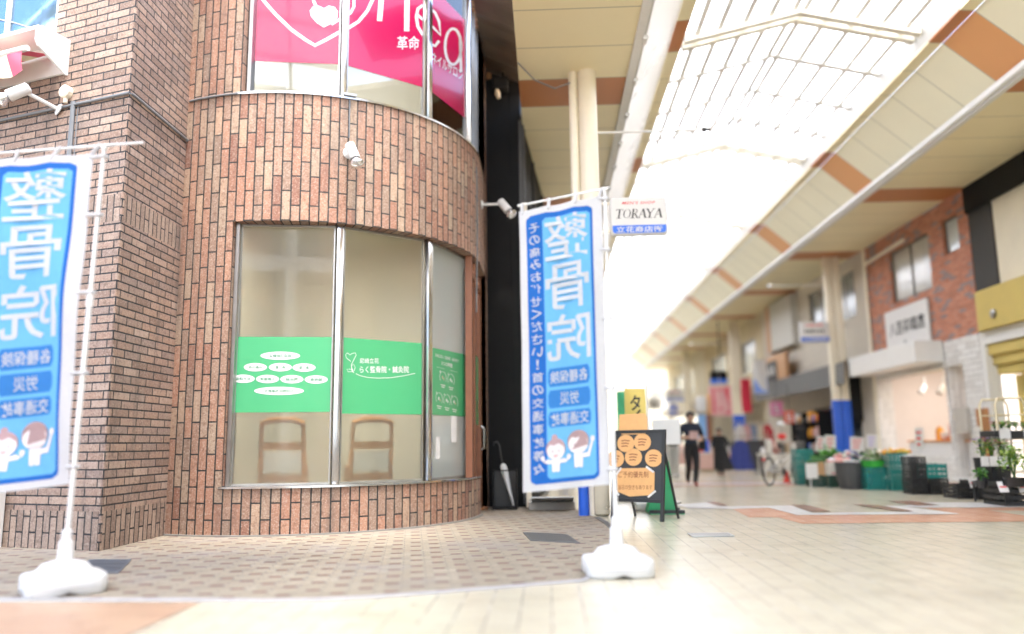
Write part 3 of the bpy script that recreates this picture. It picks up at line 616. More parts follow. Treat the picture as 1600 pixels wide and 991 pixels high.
jb = fpt(107, 146, .03); mb = MB(); rotn = Vector((nF.x, nF.y, 0)).to_track_quat('Z', 'Y').to_matrix(); mb.lathe([(.075, -.03), (.078, .035), (.06, .05)], jb, 20, 0, rotn); mb.tube(jb+Vector((0, 0, -.06)), jb+Vector((0, 0, -.13)), .025); mb.build('junction_box', CREAM_P, bld, True)
# window of the front wall, upper left
mb = MB(); qa = Vector((*far_l, 0))+Vector((dF.x, dF.y, 0))*(s_r-.9)-Vector((nF.x, nF.y, 0))*.06; rzf = math.atan2(dF.y, dF.x)
for dx in (-.87, .0, .87): mb.box(qa+Vector((dF.x, dF.y, 0))*dx+Vector((0, 0, wbot.z+1)), (.06, .07, 2.0), rzf)
for z in (.03, 1.97): mb.box(qa+Vector((0, 0, wbot.z+z)), (1.8, .07, .06), rzf)
wf = mb.build('window', WHITE, bld)
mb = MB(); mb.box(qa+Vector((0, 0, wbot.z+1)), (1.74, .006, 1.9), rzf); mb.build('pane', M('mirror_glass', (.16, .27, .40), .05, .85, .01), wf)
mb = MB(); mb.path([qa+Vector((dF.x*(-.8), dF.y*(-.8), wbot.z+.75))+Vector((nF.x, nF.y, 0))*.02, qa+Vector((dF.x*.1, dF.y*.1, wbot.z+.42))+Vector((nF.x, nF.y, 0))*.02, qa+Vector((dF.x*.6, dF.y*.6, wbot.z+.2))+Vector((nF.x, nF.y, 0))*.02], .008, 6); mb.build('cable', GREY, wf)
# white door surround at the foot of the front wall
sL = fpt(2, 800, .06); mb = MB(); mb.box((sL.x-.10, sL.y+.02, 1.2), (.34, .12, 2.4), rzf, .01); mb.build('door_surround', WHITE, bld)

# wall spotlights: cap, arm, barrel, reflector bulb
BULB = M('silver_bulb', (.85, .86, .88), .06, .85, .02)
def spotlight(base, n, aim, label, arm=.10, k=1.0):
    base = Vector(base); n = Vector(n).normalized(); t = thing('spotlight', label, 'spotlight', base, 0, 'white spotlights on the brick building')
    rn = n.to_track_quat('Z', 'Y').to_matrix(); mb = MB(); mb.lathe([(.058*k, 0), (.062*k, .012), (.045*k, .03), (.02*k, .034)], base, 18, 0, rn); mb.build('mount', WHITE_PL, t, True)
    j = base+n*arm*k; aim = Vector(aim).normalized()
    mb = MB(); mb.tube(base+n*.02, j, .018*k); mb.ball(j, .03*k); mb.build('arm', WHITE_PL, t, True)
    ra = aim.to_track_quat('Z', 'Y').to_matrix(); mb = MB(); mb.lathe([(.03*k, -.10*k), (.052*k, -.085*k), (.056*k, .09*k), (.05*k, .10*k), (.045*k, .09*k)], j+aim*.03*k, 18, 0, ra); mb.build('barrel', WHITE_PL, t, True)
    mb = MB(); mb.lathe([(.03*k, .06*k), (.046*k, .12*k), (.072*k, .16*k), (.074*k, .175*k), (.05*k, .195*k), (.02*k, .203*k)], j+aim*.03*k, 20, 0, ra); mb.build('bulb', BULB, t, True)
a_, z_ = cyl(545, 240); spotlight(pc(a_, RB, z_), pc(a_, 1, 0)-Vector((C0.x, C0.y, 0)), (.42, -.25, -1), 'white spotlight in the middle of the curved brick band, pointing down', .13, 1.25)
spotlight(PX(752, 320, xr+.01), (1, 0, 0), (.55, -.2, -.75), 'white spotlight sticking out from the right edge of the bay towards the arcade', .28, 1.25)
spotlight(fpt(93, 172), (nF.x-.5, nF.y, 0.35), (-.85, -.35, -.62), 'white spotlight on the flat wall below the striped awning', .33, 1.25)

# striped roll-up awning above the left wall
aw = thing('awning', 'white awning cassette with red and cream striped cloth under the upper window', 'awning', fpt(104, 90))
AX = Matrix(((dF.x, nF.x, 0, 0), (dF.y, nF.y, 0, 0), (0, 0, 1, 0), (0, 0, 0, 1)))
e0 = fpt(106, 118); e1 = fpt(106, 62); zt, zl = e1.z-.02, e0.z+.0
hc = zt-zl
mt = Matrix.Translation((e0.x, e0.y, zl)) @ AX @ Matrix(((0, 0, 1, 0), (1, 0, 0, 0), (0, 1, 0, 0), (0, 0, 0, 1)))
pr = [(0, 0), (.04, 0), (.40, hc*.42), (.43, hc*.55), (.43, hc*.92), (.38, hc), (0, hc)]
mb = MB(); mb.prism(pr, -.03, .0, mt); mb.build('end_cap', WHITE_PL, aw)
mb = MB(); mb.prism([(0, hc*.05), (.03, hc*.05), (.03, hc*.9), (.40, hc*.9), (.40, hc), (0, hc)], -3.0, -.03, mt); mb.build('cassette', WHITE, aw)
def M_stripes():
    k = NT('striped_cloth'); sp = k.n('ShaderNodeSeparateXYZ'); k.set(sp.inputs[0], k.n('ShaderNodeUVMap').outputs[0]); f = k.math('LESS_THAN', k.math('FRACT', k.math('DIVIDE', sp.outputs[0], .42)), .5)
    k.set(k.b.inputs['Base Color'], k.mix(f, (.78, .70, .50), (.66, .10, .16))); k.b.inputs['Roughness'].default_value = .8; return k.m
STR = M_stripes(); A4 = Matrix.Translation((e0.x, e0.y, zl)) @ AX
mb = MB(); mb.x = A4
mb.grid(lambda u, v: Vector((-.22-2.7*u, .06+.36*v, hc*(.62-.27*v)+.006*math.sin(u*30))), 40, 6, 0, lambda u, v: (u*2.7, v))
mb.grid(lambda u, v: Vector((-.20-2.7*u+.07*(v), .44+.03*math.sin(u*25+v*2), hc*.30-.26*v-.02*abs(math.sin(u*2.7/.21*math.pi*.5)))), 60, 5, 0, lambda u, v: (u*2.7, v))
mb.build('cloth', STR, aw, True)
mb = MB(); mb.x = A4; mb.tube((-.13, .43, hc*.36), (-3.0, .43, hc*.36), .035); mb.build('front_bar', WHITE_PL, aw, True)

# ================================================================== THE ARCADE ROOF
YS, YE = -7.5, 66.0; ZS = 6.85; XL0, XL1, XR1, XR0 = -.37, 1.36, 7.80, 9.88
def M_panels(name, col, orange, seam=.012):
    """painted sheet panels, one in six orange, with shadow gaps between them"""
    k = NT(name); sp = k.n('ShaderNodeSeparateXYZ'); k.set(sp.inputs[0], k.n('ShaderNodeNewGeometry').outputs['Position'])
    t = k.math('DIVIDE', k.math('SUBTRACT', sp.outputs[1], 12.0-6.25*4), 6.25); f = k.math('FRACT', t); og = k.math('LESS_THAN', f, 1/6)
    g = k.math('FRACT', k.math('MULTIPLY', t, 6.0)); ln = k.math('LESS_THAN', k.math('MINIMUM', g, k.math('SUBTRACT', 1.0, g)), seam)
    c = k.mix(k.noise(.8, 4), tuple(x*.93 for x in col), tuple(min(1, x*1.05) for x in col)); c = k.mix(og, c, orange); c = k.mix(ln, c, tuple(x*.55 for x in col))
    k.set(k.b.inputs['Base Color'], c); k.b.inputs['Roughness'].default_value = .42
    k.bump(k.math('SUBTRACT', 1.0, ln), .4, .01); MATS[name] = k.m; return k.m
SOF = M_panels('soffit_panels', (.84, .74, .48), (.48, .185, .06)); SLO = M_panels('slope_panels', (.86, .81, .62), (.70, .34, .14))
WSL = M('white_slope', (.78, .75, .69), .3, 0, .04, .6)
ROOF = thing('arcade_roof', 'long shopping arcade roof with cream soffits, orange panels and white translucent glazing', 'arcade roof', (4.6, 20, 6.85))
MB().b(XL0, XL1, YS, YE, ZS, ZS+.10).build('soffit', SOF, ROOF); MB().b(XR1, XR0, YS, YE, ZS, ZS+.10).build('soffit', SOF, ROOF)
def ext(pts, name, mat):
    """cross-section polyline extruded down the arcade, 40 mm thick"""
    mb = MB(); n = len(pts)
    for i in range(n-1):
        a, b_ = Vector(pts[i]), Vector(pts[i+1]); d = (b_-a).normalized(); q = Vector((-d.y, d.x))*.03
        v = [(p.x, y, p.y) for y in (YS, YE) for p in (a, b_, b_+q, a+q)]
        mb.add(v, [(0, 1, 2, 3), (7, 6, 5, 4), (0, 4, 5, 1), (1, 5, 6, 2), (2, 6, 7, 3), (3, 7, 4, 0)])
    return mb.build(name, mat, ROOF)
ext([(XR1, ZS+.16), (6.93, 7.78)][::-1], 'slope_panel', SLO); ext([(6.925, 7.785), (6.70, 7.80)][::-1], 'lip', SOF)
ext([(XL1+.12, ZS+.16), (2.21, 7.78)], 'slope_panel', WSL); ext([(2.215, 7.785), (2.43, 7.80)], 'lip', SOF)
ext([(6.70, 7.84), (6.60, 8.14)][::-1], 'upstand', WHITE); ext([(2.43, 7.84), (2.53, 8.14)], 'upstand', WHITE)
MB().b(XR1-.10, XR1, YS, YE, ZS-.06, ZS+.16).build('beam', WHITE, ROOF); MB().b(XL1, XL1+.12, YS, YE, ZS-.05, ZS+.15).build('beam', WHITE, ROOF)
mb = MB(); mb.tube((XR1-.13, YS, ZS+.02), (XR1-.13, YE, ZS+.02), .05); mb.build('conduit', WHITE, ROOF, True)
mb = MB(); mb.tube((XL1+.15, YS, ZS), (XL1+.15, YE, ZS), .025)
for i in range(50): mb.tube((XL1+.15, YS+.6+i*1.35, ZS-.05), (XL1+.15, YS+.75+i*1.35, ZS-.05), .04)
mb.build('conduit', WHITE, ROOF, True)
k = NT('translucent_sheet'); k.t.nodes.remove(k.b); tr = k.n('ShaderNodeBsdfTranslucent'); tr.inputs[0].default_value = (.97, .97, .96, 1); df = k.n('ShaderNodeBsdfDiffuse'); df.inputs[0].default_value = (.85, .85, .85, 1)
mx = k.n('ShaderNodeMixShader'); mx.inputs[0].default_value = .12; k.set(mx.inputs[1], tr.outputs[0]); k.set(mx.inputs[2], df.outputs[0]); k.t.links.new(mx.outputs[0], k.out.inputs['Surface']); GLZ = k.m
RX, RZ, EX0, EX1, EZ = 4.565, 8.62, 2.53, 6.60, 8.14
ridge = lambda x: EZ+(RZ-EZ)*(1-abs(x-RX)/(RX-EX0))
mb = MB(); mb.add([(EX0, YS, EZ), (RX, YS, RZ), (EX1, YS, EZ), (EX0, YE, EZ), (RX, YE, RZ), (EX1, YE, EZ)], [(0, 1, 4, 3), (1, 2, 5, 4)]); mb.build('glazing', GLZ, ROOF)
RAF = M('roof_bar', (.84, .835, .80), .4, 0, .04); RAF2 = M('roof_bar_cream', (.80, .76, .65), .4, 0, .05)
def rafter(y, wd, dp, m):
    mb = MB()
    for a, b_ in ((EX0, RX), (RX, EX1)):
        za_, zb_ = ridge(a)-.02, ridge(b_)-.02; v = [(x, yy, z-dd) for yy in (y-wd/2, y+wd/2) for x, z in ((a, za_), (b_, zb_)) for dd in (0, dp)]
        mb.add(v, [(0, 1, 3, 2), (4, 6, 7, 5), (0, 4, 5, 1), (2, 3, 7, 6), (0, 2, 6, 4), (1, 5, 7, 3)])
    mb.build('rafter', m, ROOF)
y = 13.25-6.25*2
while y < YE:
    rafter(y-.13, .13, .14, RAF2); rafter(y+.13, .13, .14, RAF2)
    for j in (1, 2, 3):
        if y+j*1.5625 < YE: rafter(y+j*1.5625, .14, .07, RAF)
    y += 6.25
for x in (2.75, 3.15, 3.6, 4.05, 4.47, 4.66, 5.08, 5.53, 5.98, 6.38):
    z = ridge(x)-.022; MB().b(x-.047, x+.047, YS, YE, z-.05, z).build('purlin', RAF, ROOF)
mb = MB(); mb.path([(-.36, 11.2, 6.75), (-.1, 11.5, 6.60), (.2, 11.7, 6.55), (.45, 11.75, 6.66)], .012, 6); mb.build('cable', M('duct_grey', (.16, .17, .18)), ROOF)

# columns of the arcade
SILV = M('brushed_cladding', (.42, .36, .28), .3, .9, .12)
def column(x, y, rp, rc, dx, lab, blue_z, pipe_blue=True, square=False):
    t = thing('arcade_column', lab, 'column', (x, y, 0), 0, 'columns carrying the arcade roof')
    if square: mb = MB(); mb.box((x+dx/2, y, ZS/2+.3), (rc*2, .24, ZS-.6), 0, .02)
    else: mb = MB(); mb.tube((x+dx/2, y, .004), (x+dx/2, y, ZS-.002), rc, n=24)
    mb.build('shaft', CREAM_P, t, True)
    mb = MB()
    if square: mb.box((x-dx/2, y, ZS/2+.3), (rp*2, .20, ZS-.6), 0, .02)
    else: mb.tube((x-dx/2, y, .3), (x-dx/2, y, ZS-.002), rp, n=18)
    mb.build('drainpipe', CREAM_P, t, True)
    mb = MB()
    if square: mb.box((x+dx/2, y, blue_z/2+.004), (rc*2+.03, .27, blue_z), 0, .02); mb.box((x-dx/2, y, blue_z/2+.004), (rp*2+.03, .23, blue_z), 0, .02)
    else: mb.tube((x-dx/2, y, .004), (x-dx/2, y, blue_z), rp+.006, n=18)
    mb.build('base_wrap', BLUE, t, True)
    return t
p1 = PY(897, 200, 11.8); p2 = PY(919, 200, 11.8)
xa = (p1.x+p2.x)/2; c1 = column(xa, 11.8, .072, .145, p2.x-p1.x, 'round cream column with a thin pipe and blue foot behind the banner', 1.3)
mb = MB(); mb.box((p2.x+.03, 11.75, .9), (.22, .34, 1.75), 0, .01); mb.build('cladding', SILV, c1)
for i, y in enumerate((25.3, 38.8, 52.3)):
    column(9.18, y, .115, .115, .27, ['cream double column with tall blue foot beside the greengrocer', 'second cream double column down the arcade, by the red banner', 'farthest cream double column down the arcade'][i], 2.25, square=True)
    column(xa, y, .072, .145, p2.x-p1.x, ['cream round column of the far side row, behind the shop sign', 'cream round column half hidden behind the white banner pole', 'thin far cream round column at the dark shopfronts'][i], 1.3)

# sensor rods sticking out from the columns
def rod(x0, x1, y, z, lab, ballm, rb=.05):
    t = thing('sensor_rod', lab, 'sensor', (x0, y, z), 0, 'thin rods with a small head under the arcade roof'); mb = MB(); mb.tube((x0, y, z), (x1, y, z), .018); mb.build('rod', WHITE, t, True)
    mb = MB(); mb.ball((x1, y, z), rb, 14); mb.tube((x1, y, z), (x1-(.10 if x1 < x0 else -.10), y, z), rb*.4); mb.build('head', ballm, t, True)
a = PY(1100, 203, 11.8); rod(p2.x+.14, a.x, a.y, a.z, 'horizontal rod with a dark head reaching out from the near round column', DARK, .04)
a = PY(1203, 447, 25.3); rod(8.8, a.x, a.y, a.z, 'horizontal rod with a white ball from the column beside the brick shop', WHITE_PL, .07)
a = PY(1572, 179, 14.5); rod(9.85, a.x, a.y, a.z, 'horizontal rod with a silver ball above the yellow shop', BULB, .07)
a = PY(1080, 538, 38.8); rod(8.8, a.x, a.y, a.z, 'far horizontal rod with a white ball above the red banner', WHITE_PL, .07)

# hanging shop signs
SIGN_B = M('sign_blue', (.02, .14, .66), .35, 0, .05); RED_L = M('red_lettering', (.72, .03, .03), .4); BLK_L = M('black_lettering', (.03, .03, .03), .5)
def serif(mb, fn):
    """slanted roman capitals T O R A Y A with thick and thin strokes, in a 1 x 1 frame"""
    sh = lambda x, y: fn(x+.22*y*.16-.02, y)
    def st(a, b_, wd): stroke(mb, [a, b_], wd, sh)
    def foot(x, y, h=.05): st((x-h, y), (x+h, y), .05)
    T, N = .036, .016
    st((.0, .97), (.15, .97), .055); st((.075, 0), (.075, .97), T); foot(.075, .02); st((.005, .97), (.005, .84), N); st((.147, .97), (.147, .84), N)
    e = ellipse(24, .245, .5, .072, .47); stroke(mb, e, .02, sh, closed=True); st((.178, .35), (.178, .65), .026); st((.312, .35), (.312, .65), .026)
    st((.375, 0), (.375, 1), T); foot(.375, .02); st((.345, .98), (.40, .98), .05); stroke(mb, [(.38, .97), (.43, .95), (.455, .84), (.452, .64), (.42, .52), (.38, .5)], .024, sh); st((.415, .5), (.485, .01), T); foot(.49, .02, .02)
    for x in (.585, .93): st((x-.075, 0), (x, 1), N); st((x, 1), (x+.07, 0), T+.006); st((x-.05, .36), (x+.045, .36), .04); foot(x-.07, .02, .03); foot(x+.068, .02, .03)
    st((.675, 1), (.745, .47), T); st((.82, 1), (.745, .47), N); st((.745, .47), (.745, 0), T); foot(.745, .02); foot(.675, .98, .03); foot(.82, .98, .03)
def blade_sign(x0, x1, z0, z1, y, lab, near, xc):
    t = thing('hanging_sign', lab, 'sign', ((x0+x1)/2, y, z0), 0, 'shop signs hung from the arcade columns'); W, Hh = x1-x0, z1-z0; cx = (x0+x1)/2; cz = (z0+z1)/2
    mb = MB(); mb.box((cx, y, cz), (W, .13, Hh), 0, .045); mb.build('case', WHITE_PL, t, True)
    rr = .05; pl = []
    for sx, sy, a0 in ((1, 1, 0), (-1, 1, 90), (-1, -1, 180), (1, -1, 270)): pl += [(sx*(W/2-.03-rr)+rr*math.cos(R(a0+q)), sy*(Hh/2-.03-rr)+rr*math.sin(R(a0+q))) for q in (0, 30, 60, 90)]
    fn = lambda off: (lambda a, b_: Vector((cx+a, y-.066-off, cz+b_)))
    mb = MB(); mt = Matrix(((1, 0, 0, cx), (0, 0, -1, y), (0, 1, 0, cz), (0, 0, 0, 1))); mb.prism(pl, .060, .067, mt); mb.build('face', PAPER, t)
    low = [(a, b_) for a, b_ in pl if b_ < 0]; zb_ = -Hh*.245; low = [(W/2-.03, zb_), (-(W/2-.03), zb_)]+low
    mb = MB(); mb.prism(low, .0672, .0690, mt); mb.build('blue_band', SIGN_B, t)
    mb = MB(); put_text(mb, '立花商店街', (0, -Hh*.355), W*.80, Hh*.16, fn(.004), .012, mi=0)
    if near:
        put_text(mb, "MEN'S SHOP", (0, Hh*.335), W*.58, Hh*.075, fn(.002), .012, .3, mi=1, spacing=1.15)
        s2 = MB(); f2 = fn(.002); serif(s2, lambda a, b_: f2((a-.5)*W*.80, (b_-.5)*Hh*.24+Hh*.055)); s2.build('lettering', BLK_L, t)
    else:
        for (zz, ww, hh, mi_) in ((.33, .6, .10, 1), (.04, .7, .16, 2)):
            for i in range(6): stroke(mb, [(-W*ww/2+W*ww*i/6, Hh*zz), (-W*ww/2+W*ww*(i+.7)/6, Hh*zz)], Hh*hh*(.6+.4*((i*7) % 3)/2), fn(.002), mi_)
    mb.build('lettering', [PAPER, RED_L, BLK_L], t)
    mb = MB(); s_ = 1 if xc < cx else -1
    for z in (z0+.08, z1-.08): mb = MB(); mb.tube((xc, y, z), (x0 if s_ > 0 else x1, y, z), .02); mb.build('bracket', CREAM_P, t, True)
q0, q1 = PY(954, 370, 11.7), PY(1041, 308, 11.7); blade_sign(q0.x, q1.x, q0.z, q1.z, 11.7, 'white sign with red and black roman lettering over a blue band, on the near column', True, p2.x+.1)
q0, q1 = PY(1250, 536, 25.2), PY(1294, 503, 25.2); blade_sign(q0.x, q1.x, q0.z, q1.z, 25.2, 'white sign with blue foot hung on the column by the brick shop', False, 9.1)
q0, q1 = PY(1040, 628, 52.2), PY(1068, 609, 52.2); blade_sign(q0.x, q1.x, q0.z, q1.z, 52.2, 'small far white and blue sign behind the walking man', False, 9.1)
t = thing('hanging_sign', 'black and blue sign above the pink hanging banner', 'sign', PY(1122, 600, 38.6)); q0, q1 = PY(1110, 600, 38.6), PY(1135, 580, 38.6); mz = q0.z+(q1.z-q0.z)*.38
MB().b(q0.x, q1.x, 38.5, 38.65, mz, q1.z, .02).build('case', BLACK, t); MB().b(q0.x, q1.x, 38.5, 38.65, q0.z, mz, .02).build('blue_band', SIGN_B, t); mb = MB(); mb.tube((q0.x+.5, 38.58, q1.z), (q0.x+.5, 38.58, ZS), .03); mb.build('hanger', DARK, t)

# ================================================================== SHOPS ALONG THE FAR SIDE (facade plane x = 9.9)
XF = 9.9
F = lambda px, py: PX(px, py, XF)
def fh(xl, yt, yb, xr_, Yf):
    """opening on the facade from its left-edge top, bottom and right edge in the photograph -> wall() hole"""
    a, b_, c = F(xl, yt), F(xl, yb), F(xr_, yt); return (Yf-a.y, Yf-c.y, b_.z, a.z)
YB = F(1350, 400).y; YA = F(1507, 300).y
RBK = M_brick('red_brick', .30, .085, .012, [(0, (.42, .15, .085)), (.4, (.50, .19, .11)), (.75, (.54, .22, .13)), (.76, (.24, .18, .18)), (1, (.28, .21, .21))], (.28, .20, .16), False, .8, .1, .4, .1)
RUB = M_brick('white_stone', .42, .13, .012, [(0, (.64, .62, .59)), (.5, (.72, .71, .68)), (1, (.78, .77, .75))], (.40, .38, .36), False, .8, .1, 1.0, .05)
def sash(parent, hole, Yf, panes=2, fm=None, depth=.10, glass=None):
    y1, y0 = Yf-hole[0], Yf-hole[1]; z0, z1 = hole[2], hole[3]; fm = fm or BLACK; mb = MB(); x = XF+depth
    for y in [y0+.025, y1-.025]+[y0+(y1-y0)*i/panes for i in range(1, panes)]: mb.b(x-.03, x+.03, y-.025, y+.025, z0, z1)
    for z in (z0+.025, z1-.025): mb.b(x-.029, x+.029, y0+.05, y1-.05, z-.025, z+.025)
    f = mb.build('window', fm, parent); mb = MB(); mb.b(x-.004, x+.004, y0+.04, y1-.04, z0+.04, z1-.04); mb.build('pane', glass or M('dark_glass', (.10, .11, .11), .05, 0, .1, spec=1.0), f); return f
# --- red brick greengrocer
gz = F(1525, 522).z
shop = thing('brick_shop', 'red brick shop with a white signboard and a white stone pillar over vegetable crates', 'shop', (XF+2, (YA+YB)/2, 0))
hb, hs = fh(1388, 397, 478, 1452, YB), fh(1470, 347, 402, 1496, YB)
mb = MB(); mb.wall((XF, YB), (XF, YA), gz, ZS+1.2, [hb, hs], .25, 0, None, 0, .12); mb.build('upper_wall', RBK, shop)
sash(shop, hb, YB, 2, M('bronze_frame', (.09, .075, .06), .4), glass=M('window_film', (.42, .40, .35), .12, 0, .2, 2, spec=1)); sash(shop, hs, YB, 1, M('bronze_frame', (.09, .075, .06)), glass=M('pale_glass', (.5, .55, .55), .1, 0, .2, spec=1))
y_op0, y_op1 = F(1372, 600).y, F(1480, 600).y; op = (YB-y_op0, YB-y_op1, .62, F(1385, 592).z); dr = fh(1482, 573, 745, 1507, YB); dr = (dr[0], dr[1], .1, dr[3])
mb = MB(); mb.wall((XF-.04, YB), (XF-.04, YA), .002, gz-.002, [op, dr], .30, 0, None, 0, .45); mb.build('ground_wall', RUB, shop)
mb = MB(); a, b_ = F(1350, 566), F(1462, 541); mb.b(XF-.75, XF-.045, F(1478, 560).y, YB-.02, F(1350, 592).z, F(1350, 564).z, .02); mb.build('canopy', WHITE, shop)
mb = MB(); mb.b(XF-.09, XF-.03, F(1456, 500).y, F(1387, 500).y, F(1387, 552).z, F(1387, 490).z, .01); sb = mb.build('signboard', PAPER, shop)
mb = MB(); sy0, sy1, sz0, sz1 = F(1456, 500).y, F(1387, 500).y, F(1387, 552).z, F(1387, 490).z
fsg = lambda a, b_: Vector((XF-.094, (sy0+sy1)/2-a, (sz0+sz1)/2+b_))
put_text(mb, '八百卯商店', (.05, .02), (sy1-sy0)*.82, (sz1-sz0)*.36, fsg, .02); put_text(mb, '卸', (-.1, -(sz1-sz0)*.36), .12, .10, fsg, .02); mb.build('lettering', BLK_L, sb)
PK = M('shop_plaster', (.72, .65, .60), .7, 0, .05); mb = MB()
for (x0, x1, y0, y1, z0, z1) in ((XF+3, XF+3.1, YA, YB, 0, 3.4), (XF+.26, XF+3, YA+.9, YA+1.0, 0, 3.4), (XF+.26, XF+3, YB-.12, YB-.02, 0, 3.4), (XF+.26, XF+3, YA+1, YB-.1, 3.3, 3.4), (XF+.26, XF+3, YA+1, YB-.1, .01, .08)): mb.b(x0, x1, y0, y1, z0, z1)
mb.build('interior', PK, shop)
mb = MB(); mb.tube((XF-.06, YB-.12, .1), (XF-.06, YB-.12, ZS-.05), .05); mb.path([(XF-.06, YB-.14, F(1352, 415).z), (XF-.06, F(1415, 380).y, F(1415, 375).z)], .05, 8); mb.build('pipe', CREAM_P, shop, True)
mb = MB(); pm = F(1512, 670); mb.b(XF-.16, XF-.045, pm.y-.28, pm.y+.28, 1.15, 1.75, .02); mb.build('meter_box', M('meter_grey', (.48, .45, .40), .5, 0, .1), shop)
mb = MB()
for px in (1405, 1432): v = F(px, 603); mb = MB(); mb.tube((XF+.7, v.y, v.z), (XF+.55, v.y-.05, v.z-.22), .07, .09); mb.tube((XF+.7, v.y, v.z), (XF+.7, v.y, v.z+.25), .02); mb.build('lamp', WHITE_PL, shop, True)
l = bpy.data.lights.new('shop_lamp', 'AREA'); l.size = 1.6; l.energy = 17; l.color = (1, .94, .89); o = bpy.data.objects.new('shop_lamp', l); COL.objects.link(o); o.location = (XF+1.5, (YA+YB)/2+.5, 3.25)
# --- yellow shop at the near end
yel = thing('yellow_shop', 'mustard yellow shop with a rounded parapet and white portal beside the brick shop', 'shop', (XF+2, 14, 0))
MUS = M('mustard_render', (.56, .43, .13), .8, 0, .1, 3, .2, 60, grime=.2); CRW = M('stained_cream_render', (.72, .66, .52), .85, 0, .12, 1.5, .2, 60, grime=.3)
YN = YA-7
mb = MB(); mb.wall((XF+.06, YA-.925), (XF+.06, YN), 3.9, ZS+1.5, [], .2); mb.build('upper_wall', CRW, yel)
mb = MB(); mb.wall((XF+.02, YA-.003), (XF+.02, YA-.92), 3.6, ZS+1.5, [], .2); mb.build('weathered_boards', M('weathered_black', (.035, .033, .03), .7, 0, .5, 2.5, .4, 30, grime=.9), yel)
mb = MB(); mb.b(XF-.06, XF+.02, YN, YA+.0, ZS-.62, ZS-.01); mb.b(XF-.05, XF+.055, YA-2.6, YA-2.45, 4.2, ZS-.63); mb.build('black_beam', BLACK, yel)
pz0, pz1 = F(1532, 520).z, F(1532, 462).z
mb = MB(); prf = [(XF+.35, YA-.04), (XF-.02, YA-.06), (XF-.16, YA-.25), (XF-.20, YA-.5), (XF-.20, YN), (XF+.35, YN)]; mb.prism(prf, pz0, pz1+.05); mb.build('parapet', MUS, yel, True, 30)
mb = MB(); v = F(1568, 490); mb.lathe([(.10, 0), (.10, .03), (.06, .05)], (XF-.21, v.y, v.z), 18, 0, Vector((-1, 0, 0)).to_track_quat('Z', 'Y').to_matrix()); mb.build('vent', STEEL_DULL, yel)
yp = F(1548, 600).y
mb = MB(); mb.b(XF-.05, XF+.25, yp, YA-.04, .003, pz0-.003, .01); mb.b(XF-.05, XF+.25, YN, yp-.002, pz0-.30, pz0-.003, .01); mb.build('portal', WHITE, yel)
mb = MB()
for i in range(3): mb.b(XF+.02+i*.08, XF+.6, YN, yp-.003, pz0-.32-.22*(i+1), pz0-.305-.22*i-.012*i)
mb.b(XF+.55, XF+.65, yp-1.2, yp-.003, .003, pz0-1); mb.build('lintel', MUS, yel)
mb = MB(); mb.b(XF+.70, XF+.76, YN, yp-.003, .003, pz0-.4); mb.build('recess_wall', MUS, yel); mb = MB(); mb.b(XF+.62, XF+.69, YN+.3, yp-2.0, .003, 2.6); mb.build('glass_door', M('dark_glass_panel', (.06, .065, .065), .35), yel)
mb = MB(); mb.b(XF-.1, XF+.0, yp+.1, yp+.4, .3, 1.7, .01); mb.b(XF-.11, XF-.02, yp+.42, yp+.55, 1.3, 1.7, .005); mb.build('noticeboard', M('brown_board', (.38, .17, .06), .6, 0, .2), yel)
# --- grey shop behind the column
YC = F(1196, 600).y
gry = thing('grey_shop', 'grey shop with pleated awning behind the blue footed column', 'shop', (XF+2, (YB+YC)/2, 0)); hw = fh(1262, 462, 525, 1336, YC); dd = fh(1268, 640, 720, 1345, YC); dd = (dd[0], dd[1], .01, dd[3])
mb = MB(); mb.wall((XF, YC), (XF, YB+.02), .002, ZS+1, [hw, dd], .25); mb.build('wall', M('grey_beige_render', (.58, .53, .45), .8, 0, .1, 2, grime=.25), gry)
sash(gry, hw, YC, 4, STEEL_DULL, .12, M('grey_glass', (.22, .24, .24), .1, 0, .2, spec=1)); sash(gry, dd, YC, 3, M('brown_door', (.10, .055, .035), .5), .15)
mb = MB(); ya, yb2 = F(1210, 600).y, YB+.05; n = 60; zt_, zb2 = F(1240, 586).z, F(1240, 622).z; prev = None
for i in range(n+1):
    y_ = ya+(yb2-ya)*i/n; r_ = .03*(i % 2); cur = [Vector((XF-.02, y_, zt_)), Vector((XF-.85+r_, y_, zt_-.25)), Vector((XF-.88+r_, y_, zb2))]
    if prev: mb.add(prev+cur, [(0, 3, 4, 1), (1, 4, 5, 2)])
    prev = cur
mb.build('awning', M('grey_cloth', (.17, .17, .165), .8, 0, .15), gry)
mb = MB(); a, b_ = F(1196, 612), F(1247, 546); mb.b(XF-.55, XF-.40, F(1250, 580).y, F(1196, 580).y, F(1200, 612).z, F(1200, 566).z, .02); fr_ = mb.build('signboard', M('orange_wood', (.50, .27, .13), .5, 0, .12), gry)
mb = MB(); ym = (F(1250, 580).y+F(1196, 580).y)/2; zm = (F(1200, 612).z+F(1200, 566).z)/2; mb.b(XF-.575, XF-.553, ym-1.3, ym+1.1, zm-.40, zm+.42, .005); mb.build('name_plate', DARK, fr_)
mb = MB()
for i in range(4): stroke(mb, [(-.85+i*.5, -.1), (-.7+i*.5, .22), (-.5+i*.5, -.15)], .14, lambda a, b3: Vector((XF-.578, ym-a, zm+b3)))
mb.build('lettering', PAPER, fr_)
mb = MB(); v0 = F(1215, 470); mb.b(XF-.30, XF-.02, F(1247, 480).y, F(1212, 480).y, F(1212, 552).z, F(1212, 478).z, .02); mb.build('upper_board', M('pale_grey_board', (.55, .54, .50), .6, 0, .08), gry)
